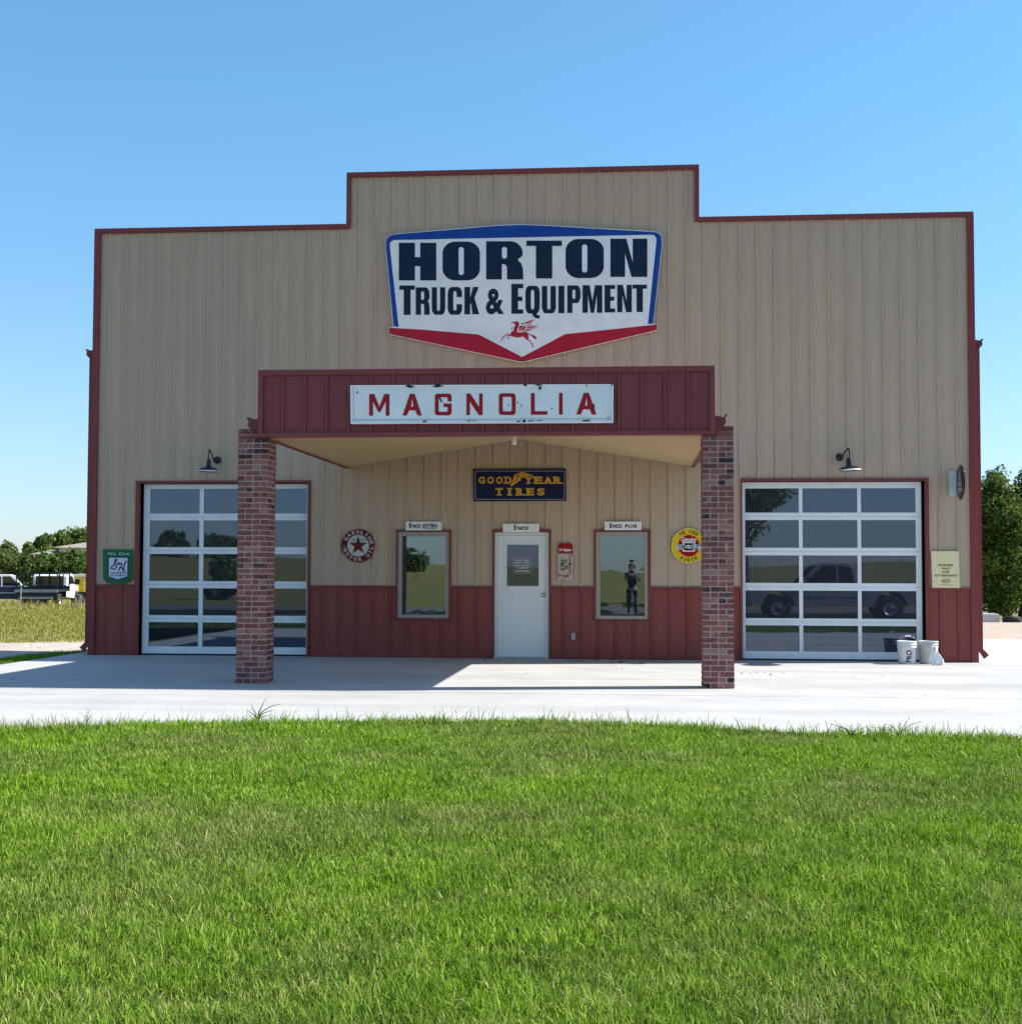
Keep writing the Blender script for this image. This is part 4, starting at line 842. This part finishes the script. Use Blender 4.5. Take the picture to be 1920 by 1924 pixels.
# ------------------------------------------------------------------ far houses
M['shingle'] = paint('shingle', (.30, .26, .22), .9, .12, 3, .1, (1, 1, 1)); M['stucco'] = paint('stucco', (.55, .52, .47), .9, .08)
def house(label, pxa, pxb, pyt, pyb, Y, dep):
    xa, _ = at(pxa, pyb, Y); xb, zt = at(pxb, pyt, Y); _, zb = at((pxa+pxb)/2, pyb, Y); xm = (xa+xb)/2; g0 = gz(xm, Y)
    R = thing('house', label, 'house', (xm, Y, g0)); w2 = (xb-xa)/2; zt -= g0; zb -= g0
    q = MB(); q.box(-w2+.5, w2-.5, .5, dep-.5, 0, zb); q.build('wall', M['stucco'], R)
    q = MB(); e_ = w2*.55; q.add([(-w2, 0, zb), (w2, 0, zb), (w2, dep, zb), (-w2, dep, zb), (-w2+e_, dep/2, zt), (w2-e_, dep/2, zt)], [(0, 1, 5, 4), (1, 2, 5), (2, 3, 4, 5), (3, 0, 4), (0, 3, 2, 1)]); q.build('roof', M['shingle'], R)
    for sx in (-.5, .3):
        q = MB(); q.box(w2*sx, w2*sx+1, .46, .5, zb-1.6, zb-.5); q.build('window', M['vglass'], R)
house('house with a hip roof rising behind the left trees', 97, 185, 1017.5, 1029, 96, 9)
house('smaller house with a pale roof further left behind the trees', 54, 84, 1033, 1041, 94, 7)
# ------------------------------------------------------------------ vehicles
M['vwhite'] = paint('vehicle_white', (.72, .73, .74), .3, .05); M['vnavy'] = paint('vehicle_navy', (.012, .018, .05), .3, .1); M['vblack'] = paint('vehicle_black', (.015, .015, .018), .5, .2)
M['vyellow'] = paint('vehicle_yellow', (.55, .38, .05), .6, .18, 3, .2, (1, 1, 1)); M['tarp'] = paint('tarp', (.42, .40, .38), .8, .1); M['vgrey'] = paint('vehicle_grey', (.34, .33, .35), .35, .06); M['chrome'] = paint('chrome', (.45, .45, .46), .35, .03, metal=1)
def wheel(par, x, y, r, wd=.22):
    W_ = part('wheel', par, (x, y, r))
    q = MB(); q.lathe([(r*.60, -wd/2), (r*.93, -wd/2), (r, -wd/2+.03), (r, wd/2-.03), (r*.93, wd/2), (r*.60, wd/2)], n=30, axis='y'); q.build('tyre', M['rubber'], W_)
    q = MB()
    for s_ in (-1, 1): q.lathe([(r*.62, s_*wd*.42), (r*.55, s_*wd*.28), (r*.28, s_*wd*.26), (r*.2, s_*wd*.4), (0, s_*wd*.42)], n=24, axis='y')
    q.build('rim', M['chrome'], W_)
def side_panes(par, polys, w2, m):
    for s_ in (-1, 1):
        for pl in polys:
            q = MB(); q.prism(pl, *sorted((s_*(w2+.004), s_*(w2-.01)))); q.build('side_window', m, par)
def pickup(name, label, loc, rz, body_m, low_m, w2=.93, bed=True):
    R = thing(name, label, 'pickup truck', loc, rz)          # faces +x, origin on the ground at mid length
    q = MB(); q.prism([(-2.75, .55), (-2.75, 1.12), (-.75, 1.14), (-.75, 1.10), (1.05, 1.12), (2.55, 1.02), (2.68, .90), (2.68, .50), (2.25, .46)]+arc(1.75, .42, .50, .50, 5, 175, 10)+[(1.2, .42), (-1.15, .42)]+arc(-1.70, .42, .50, .50, 5, 175, 10)+[(-2.3, .5)], -w2, w2)
    q.build('body', low_m, R, .02)
    q = MB(); q.prism([(-.72, 1.10), (-.62, 1.66), (-.45, 1.80), (.35, 1.80), (.55, 1.72), (1.12, 1.12)], -w2+.10, w2-.10); cab = q.build('cab', body_m, R, .03)
    side_panes(cab, [[(-.60, 1.16), (-.50, 1.62), (-.38, 1.70), (-.12, 1.70), (-.12, 1.16)], [(-.04, 1.16), (-.04, 1.70), (.36, 1.70), (.92, 1.16)]], w2-.10, M['vglass'])
    q = MB(); q.add([(1.11, -w2+.2, 1.15), (1.11, w2-.2, 1.15), (.60, w2-.25, 1.70), (.60, -w2+.25, 1.70)], [(0, 1, 2, 3)]); q.build('windshield', M['vglass'], cab)
    q = MB(); q.add([(-.735, -w2+.25, 1.2), (-.735, w2-.25, 1.2), (-.66, w2-.3, 1.62), (-.66, -w2+.3, 1.62)], [(3, 2, 1, 0)]); q.build('rear_window', M['vglass'], cab)
    for s_ in (-1, 1):
        q = MB(); q.box(.78, .90, *sorted((s_*(w2-.02), s_*(w2+.20))), 1.18, 1.36); q.build('mirror', M['vblack'], R)
        q = MB(); q.box(2.66, 2.70, *sorted((s_*.55, s_*.80)), .72, .90); q.build('headlight', M['chrome'], R)
        wheel(R, 1.75, s_*(w2-.13), .40, .25); wheel(R, -1.70, s_*(w2-.13), .40, .25)
        q = MB(); q.box(-2.70, 2.6, *sorted((s_*(w2-.0), s_*(w2+.012))), .78, .82) if False else q.box(-1.1, 1.15, *sorted((s_*w2, s_*(w2+.012))), .74, .79); q.build('side_trim', M['chrome'], R)
    q = MB(); q.box(2.68, 2.80, -w2+.02, w2-.02, .42, .60); q.build('front_bumper', M['chrome'], R); q = MB(); q.box(-2.88, -2.75, -w2+.02, w2-.02, .46, .62); q.build('rear_bumper', M['chrome'], R)
    return R
YV = 52
x, _ = at(8, 1130, YV); pickup('pickup_truck', 'white roofed pickup with navy body stripe, parked facing right at the far left', (x, YV, gz(x, YV)+.12), math.radians(21), M['vwhite'], M['vnavy'])
# flatbed truck with black rack, turned three quarters away
x, _ = at(92, 1130, YV-1); R = thing('flatbed_truck', 'white cab flatbed truck with black bed and tall black rack, parked beyond the field', 'truck', (x, YV-1, gz(x, YV-1)+.05), math.radians(99))
q = MB(); q.prism([(.1, .55), (.1, 1.15), (.2, 1.72), (.38, 1.88), (1.3, 1.88), (1.55, 1.78), (2.0, 1.24), (2.95, 1.12), (3.15, .95), (3.15, .5), (2.9, .48)]+arc(2.35, .42, .47, .47, 5, 175, 8)+[(1.7, .45)], -.95, .95); cab = q.build('cab', M['vwhite'], R, .05)
side_panes(cab, [[(.45, 1.28), (.52, 1.74), (1.28, 1.74), (1.46, 1.66), (1.82, 1.28)]], .95, M['vglass'])
q = MB(); q.box(.085, .098, -.93, .93, .55, 1.22); q.build('lower_panel', M['vnavy'], cab)
q = MB(); q.box(.07, .16, -.76, .76, 1.24, 1.74); q.build('rear_window', M['vglass'], cab)
q = MB(); q.box(-2.6, .02, -1.15, 1.15, .88, 1.0); q.box(-2.5, .0, -.45, .45, .55, .88); q.build('bed', M['vblack'], R); q = MB(); q.box(-2.66, -2.60, -1.15, 1.15, .86, 1.01); q.build('bed_edge', M['grey'], R)
q = MB()
for yy in (-1.1, -.55, 0, .55, 1.1): q.box(-.02, .04, yy-.035, yy+.035, 1.0, 1.9)
q.box(-.03, .05, -1.15, 1.15, 1.84, 1.98); q.box(-.02, .04, -1.12, 1.12, 1.0, 1.18); q.box(-2.6, -2.5, -1.12, 1.12, .45, .9)
for yy in (-1.12, 1.07):
    q.box(-2.55, -.03, yy, yy+.05, 1.86, 1.93); q.box(-2.55, -2.48, yy, yy+.05, 1.0, 1.86); q.box(-1.3, -1.25, yy, yy+.05, 1.0, 1.86)
q.box(-2.56, -2.47, -1.07, 1.07, 1.86, 1.93); q.build('rack', M['vblack'], R)
for s_ in (-1, 1):
    wheel(R, 2.35, s_*.82, .40); wheel(R, -1.6, s_*.85, .42, .36); q = MB(); q.box(1.75, 1.83, *sorted((s_*.97, s_*1.25)), 1.25, 1.55); q.build('mirror', M['vblack'], R)
q = MB(); q.box(-2.7, -2.66, -.9, .9, .5, .62); q.build('rear_bumper', M['grey'], R)
# yellow tipper
x, _ = at(170, 1120, YV+3); R = thing('tipper_truck', 'yellow high sided truck body with grey cover, beside the left corner of the building', 'truck', (x, YV+3, gz(x, YV+3)+.1), math.radians(18))
q = MB(); q.prism([(-1.15, .75), (-1.15, 1.62), (2.2, 1.62), (2.2, .75)], -1.1, 1.1)
for xx_ in (-1.1, -.3, .5, 1.3, 2.1): q.box(xx_-.05, xx_+.05, -1.13, 1.13, .75, 1.62)
q.build('body', M['vyellow'], R); q = MB(); q.prism([(-1.2, 1.62), (-1.1, 1.78), (2.1, 1.82), (2.2, 1.62)], -1.15, 1.15); q.build('cover', M['tarp'], R, .04)
q = MB(); q.box(-1.5, 3.4, -.4, .4, .45, .74); q.build('chassis', M['vblack'], R); q = MB(); q.prism([(2.35, .6), (2.35, 1.9), (3.3, 1.9), (3.7, 1.3), (4.2, 1.2), (4.2, .6)], -1, 1); q.build('cab', M['vyellow'], R, .04)
for s_ in (-1, 1): wheel(R, -.55, s_*.9, .42, .3); wheel(R, 3.4, s_*.9, .42, .3)
# thin post in the field
x, _ = at(38.5, 1140, 44); R = thing('metal_post', 'thin metal post standing in the field before the parked trucks', 'post', (x, 44, gz(x, 44))); q = MB(); q.tube([(0, 0, 0), (.01, 0, 1.25)], .025, 6); q.build('post', M['grey'], R)
# low things under the right trees
x, _ = at(1853, 1156, 22); q = MB(); q.box(-.55, .35, -.3, .3, 0, .27); q.box(-.5, .3, -.26, .26, .27, .30); o_ = q.build('concrete_block', M['concrete'], None, .02); o_.location = (x, 22, gz(x, 22)); tag(o_, 'low pale concrete block on the gravel under the right trees', 'block')
q = MB(); q.lathe([(.15, -.1), (.27, -.1), (.30, -.05), (.30, .05), (.27, .1), (.15, .1)], n=24); o_ = q.build('tyre', M['rubber']); o_.location = (x+.75, 21.8, gz(x+.7, 21.8)+.1); tag(o_, 'black tyre lying beside the pale concrete block', 'tyre')
# grey pickup parked beside the photographer, seen in the right garage door
pickup('pickup_truck', 'silver grey pickup parked across from the right garage door, seen reflected in its glass', (6.35, -20.5, -.02), math.pi, M['vgrey'], M['vgrey'])
# ------------------------------------------------------------------ grasses
def blades(x, y, z, h, wd, lean, rnd, name, m, rg, curl=.45):
    n = len(x); a = rg.random(n)*2*np.pi; la = rg.random(n)*2*np.pi
    lx, ly = np.cos(la)*lean*h, np.sin(la)*lean*h; cx, cy = np.cos(a)*wd/2, np.sin(a)*wd/2
    V = np.empty((n, 5, 3)); V[:, 0] = np.stack([x-cx, y-cy, z], 1); V[:, 1] = np.stack([x+cx, y+cy, z], 1)
    mx_, my_, mz = x+lx*curl, y+ly*curl, z+h*.58
    V[:, 2] = np.stack([mx_+cx*.8, my_+cy*.8, mz], 1); V[:, 3] = np.stack([mx_-cx*.8, my_-cy*.8, mz], 1)
    V[:, 4] = np.stack([x+lx, y+ly, z+h*np.sqrt(np.clip(1-lean**2*.55, .15, 1))], 1)
    me = bpy.data.meshes.new(name); me.vertices.add(5*n); me.vertices.foreach_set('co', V.ravel().astype('f'))
    b = (np.arange(n)*5)[:, None]; L_ = np.concatenate([b+np.array([0, 1, 2, 3]), b+np.array([3, 2, 4])], 1).ravel()
    me.loops.add(7*n); me.loops.foreach_set('vertex_index', L_.astype('i')); me.polygons.add(2*n)
    st = (np.arange(n)*7)[:, None]+np.array([0, 4]); me.polygons.foreach_set('loop_start', st.ravel().astype('i')); me.polygons.foreach_set('loop_total', np.tile([4, 3], n).astype('i'))
    me.update(); at_ = me.attributes.new('rnd', 'FLOAT', 'FACE'); at_.data.foreach_set('value', np.repeat(rnd, 2).astype('f')); me.materials.append(m)
    o = bpy.data.objects.new(name, me); COL.objects.link(o); return o
rg = np.random.default_rng(5)
def edge_np(x): return np.interp(x, EX, EY)
def vnoise(x, y, sc, seed):                     # cheap smooth value noise
    r_ = np.random.default_rng(seed).random((64, 64)); u, v = x*sc+1000, y*sc+1000; i, j = np.floor(u).astype(int), np.floor(v).astype(int); fu, fv = u-i, v-j
    fu = fu*fu*(3-2*fu); fv = fv*fv*(3-2*fv); g_ = lambda a, b: r_[a % 64, b % 64]
    return (g_(i, j)*(1-fu)+g_(i+1, j)*fu)*(1-fv)+(g_(i, j+1)*(1-fu)+g_(i+1, j+1)*fu)*fv
xs_, ys_, ds_ = [], [], []
for d0 in np.arange(3.4, 13.8, .25):
    y = -CAM['D']+d0; hw = .40*d0+1.3; xc = -math.tan(CAM['yaw'])*d0
    dens = 10500*(4.5/max(4.5, d0))**.85; n = int(dens*.25*2*hw)
    xs_.append(rg.uniform(xc-hw, xc+hw, n)); ys_.append(rg.uniform(y, y+.25, n)); ds_.append(np.full(n, d0))
n = 60000; xa = rg.uniform(-13, 13, n); ya = rg.uniform(-22, -10, n); keep = np.abs(xa+math.tan(CAM['yaw'])*(ya+CAM['D'])) > .40*(ya+CAM['D'])+1.2
xs_.append(xa[keep]); ys_.append(ya[keep]); ds_.append(np.full(keep.sum(), 13.0))
x = np.concatenate(xs_); y = np.concatenate(ys_); d = np.concatenate(ds_)
k = y < edge_np(x)+.05+.10*rg.normal(size=len(x))*(rg.random(len(x)) < .5)+.12*(vnoise(x, y*0, 2.2, 1)-.5); x, y, d = x[k], y[k], d[k]; n = len(x)
tuft = vnoise(x, y, 9, 2)*.6+vnoise(x, y, 2.5, 3)*.4
h = (.028+.048*tuft)*rg.uniform(.5, 1.35, n); tall = rg.random(n) < .012; h[tall] *= rg.uniform(1.3, 2.0, tall.sum())
ed = edge_np(x)-y; near_edge = (ed < .35); h[near_edge] *= rg.uniform(.9, 1.7, near_edge.sum()); te = near_edge & (rg.random(n) < .035+.10*np.exp(-((x-2.4)/.45)**2)); h[te] = rg.uniform(.12, .22, te.sum())
wd = .0040*(1+.10*np.maximum(0, d-4.5))*rg.uniform(.7, 1.3, n)
lean = np.clip(rg.gamma(2.4, .25, n), .05, 1.2); rnd = np.clip(rg.random(n)*.75+.25*vnoise(x, y, 5, 4), 0, 1); dry = rg.random(n) < .035; rnd[dry] = rg.uniform(.9, 1, dry.sum())
tag(blades(x, y, np.full(n, -.025), h, wd, lean, rnd, 'lawn_grass', M['grass'], rg), 'dense bright green mown grass of the lawn', None, kind='stuff')
# field grass on the left
n = 130000; x = rg.uniform(-42, -9.9, n); y = 2+(rg.random(n)**.8)*47; q_ = at(-40, 1100, 0)
dirt = (y < 15) & (y > 0) & (rg.random(n) < .985); dirt |= (x > -14) & (y < 18) & (y > 4) & (rg.random(n) < .9); x, y = x[~dirt], y[~dirt]; n = len(x)
z = np.array([gz(a, b) for a, b in zip(x, y)]); far = np.clip((y-38)/10, 0, 1); far = np.clip((y-42)/6, 0, 1); h = (.05+.07*rg.random(n))*(1+5.5*far*rg.random(n)); rnd = np.clip(rg.random(n)*.8+far*.5*rg.random(n), 0, 1)
tag(blades(x, y, z, h, .016+.0007*y, np.clip(rg.gamma(2, .2, n), .05, 1), rnd, 'field_grass', M['field'], rg), 'yellow green rough grass of the field on the left', None, kind='stuff')
n = 7000; x = -9.93-1.3*rg.random(n)**1.3; y = rg.uniform(-4.5, 1.2, n); z = np.array([gz(a, b) for a, b in zip(x, y)])
tag(blades(x, y, z, .05+.08*rg.random(n), np.full(n, .010), np.clip(rg.gamma(2, .2, n), .05, 1), rg.random(n)*.6, 'verge_grass', M['grass'], rg), 'rough green grass along the left edge of the concrete', None, kind='stuff')
# single tall weeds on the lawn edge
def weed(label, px, py, hs, seed, broad=.012, heads=False):
    rd = random.Random(seed); x, y = on_ground(px, py, 0.0); q = MB()
    for i, (hh, ln, az) in enumerate(hs):
        pts = []; n_ = 9
        for k_ in range(n_+1):
            t = k_/n_; a = math.radians(az); r_ = ln*t**1.8; pts.append(Vector((r_*math.cos(a), r_*math.sin(a)*.4, hh*(t*1.25-.45*t**2.4 if ln > .1 else t))))
        for k_ in range(n_):
            w0, w1 = broad*(1-(k_/n_)**2)+.001, broad*(1-((k_+1)/n_)**2)+.001; a, b = pts[k_], pts[k_+1]; dv = (b-a).normalized(); s_ = dv.cross(Vector((0, 1, .25))).normalized()
            q.add([a-s_*w0/2, a+s_*w0/2, b+s_*w1/2, b-s_*w1/2], [(0, 1, 2, 3)], True)
        if heads:
            e_ = pts[-1]
            for k_ in range(7):
                p0 = e_-(pts[-1]-pts[-3])*(k_*.28); dv = Vector((rd.uniform(-1, 1), rd.uniform(-.5, .5), rd.uniform(0, 1)))*.022; q.add([p0, p0+dv+Vector((.004, 0, 0)), p0+dv*1.2, p0+dv-Vector((.004, 0, 0))], [(0, 1, 2, 3)])
    o = q.build('weed', M['weed']); o.location = (x, y, -.01); return tag(o, label, 'weed', 'tall weeds along the lawn edge')
weed('tall arching weed on the lawn edge in front of the left brick column', 483, 1357, [(.26, .10, 10), (.24, .26, 5), (.16, .18, -3), (.20, .08, 170), (.15, .12, 180), (.10, .14, 20)], 1, .013)
weed('short seed headed weed on the lawn edge at the far left', 163, 1362, [(.15, .03, 60), (.12, .06, 170)], 2, .005, True)
weed('thin leaning weed left of the seed heads near the right end of the lawn edge', 1600, 1386, [(.17, .28, 160), (.14, .12, 150), (.14, .10, 20), (.09, .2, 10), (.13, .05, 80), (.11, .08, 170), (.12, .12, 5), (.10, .15, 175)], 3, .010)
weed('seed headed weed leaning right near the right end of the lawn edge', 1690, 1386, [(.19, .22, 10), (.17, .10, 30), (.16, .14, 170), (.12, .25, 175), (.13, .04, 90), (.10, .12, 0), (.10, .10, 180)], 4, .009, True)
weed('sparse low weed nearest the right edge of the picture', 1850, 1390, [(.09, .16, 10), (.08, .05, 150), (.07, .12, 178)], 5, .006)
# ------------------------------------------------------------------ photographer (stands behind the camera, reflected in the right window)
def grow(name, joints, edges, m, parent, loc=(0, 0, 0)):
    me = bpy.data.meshes.new(name); me.from_pydata([j[:3] for j in joints], edges, []); o = bpy.data.objects.new(name, me); COL.objects.link(o); o.parent = parent; o.location = loc
    o.modifiers.new('skin', 'SKIN').use_smooth_shade = True; sv = me.skin_vertices[0].data
    for i, j in enumerate(joints): sv[i].radius = (j[3], j[4] if len(j) > 4 else j[3]); sv[i].use_root = (i == 0)
    sb = o.modifiers.new('sub', 'SUBSURF'); sb.levels = 1; sb.render_levels = 1; me.materials.append(m); return o
skin = paint('skin', (.45, .27, .20), .6, .05); shirt = paint('shirt', (.05, .06, .09), .9, .1); jeans = paint('jeans', (.04, .05, .09), .9, .1)
Pn = thing('person', 'person in dark shirt and jeans holding up a phone, seen only in the window reflection', 'person', (.06, -23.72, -.02))
J = [(0, 0, .95, .13, .10), (0, 0, 1.12, .14, .10), (0, .01, 1.30, .17, .11), (0, .0, 1.44, .10, .08), (0, .01, 1.50, .055), (0, .03, 1.60, .075, .09), (0, .04, 1.68, .075, .09), (0, .03, 1.74, .045)]
Eg = [(0, 1), (1, 2), (2, 3), (3, 4), (4, 5), (5, 6), (6, 7)]
for s_ in (-1, 1):
    b = len(J); J += [(s_*.18, 0, 1.42, .058), (s_*.25, .06, 1.20, .045), (s_*.17, .26, 1.36, .035), (s_*.10, .38, 1.49, .026), (s_*.09, .41, 1.53, .024, .012)]; Eg += [(3, b), (b, b+1), (b+1, b+2), (b+2, b+3), (b+3, b+4)]
    b = len(J); J += [(s_*.10, 0, .88, .095), (s_*.12, .02, .50, .065), (s_*.12, -.02, .10, .045), (s_*.13, .10, .04, .042, .03), (s_*.13, .17, .035, .035, .02)]; Eg += [(0, b), (b, b+1), (b+1, b+2), (b+2, b+3), (b+3, b+4)]
body = grow('body', J, Eg, skin, Pn)
TJ = [(j[0], j[1], j[2]-(.07 if i_ == 0 else 0), j[3]+.035, (j[4] if len(j) > 4 else j[3])+.035) for i_, j in enumerate(J[:4])]; TE = [(0, 1), (1, 2), (2, 3)]
for s_ in (-1, 1): b = len(TJ); TJ += [(s_*.18, 0, 1.42, .072), (s_*.24, .05, 1.24, .062)]; TE += [(3, b), (b, b+1)]
grow('shirt', TJ, TE, shirt, Pn)
LJ = [(0, 0, 1.0, .16, .13)]; LE = []
for s_ in (-1, 1): b = len(LJ); LJ += [(s_*.10, 0, .86, .108), (s_*.12, .02, .50, .08), (s_*.12, -.02, .10, .062)]; LE += [(0, b), (b, b+1), (b+1, b+2)]
grow('jeans', LJ, LE, jeans, Pn)
for s_ in (-1, 1): q = MB(); q.tube([(s_*.12, -.06, .045), (s_*.12, 0, .055), (s_*.13, .12, .05), (s_*.13, .20, .035)], [.045, .055, .052, .03], 12); q.build('shoe', M['black'], Pn)
for s_ in (-1, 1):
    for k_ in range(5):
        z0 = 1.535-.018*k_; p = [(s_*.09, .405, z0), (s_*.085, .425, z0+.004), (s_*.070, .432, z0+.004), (s_*.05, .428, z0+.002)] if k_ < 4 else [(s_*.095, .395, 1.50), (s_*.08, .385, 1.525), (s_*.06, .392, 1.535)]
        q = MB(); q.tube(p, [.009, .009, .008, .006][:len(p)], 7); q.build('finger', skin, body)
q = MB(); q.lathe([(0, 1.80), (.05, 1.79), (.088, 1.74), (.097, 1.68), (.090, 1.63)], (0, .015, 0), 18); q.build('hair', paint('hair', (.03, .02, .015), .9, .2), Pn)
q = MB()
for s_ in (-1, 1): q.lathe([(0, .014), (.012, .008), (.014, 0)], (s_*.032, .112, 1.655), 8, 'y'); q.lathe([(0, .012), (.018, 0), (0, -.012)], (s_*.088, .03, 1.64), 8, 'x')
q.lathe([(0, .03), (.014, .01), (.018, 0)], (0, .115, 1.625), 8, 'y'); q.build('face', skin, body)
q = MB(); q.box(-.075, .075, .398, .408, -.037, .037); ph = q.build('phone', M['black'], None, .002); ph.location = (.06, -23.72, 1.50); tag(ph, 'black phone held up sideways by the photographer', 'phone')
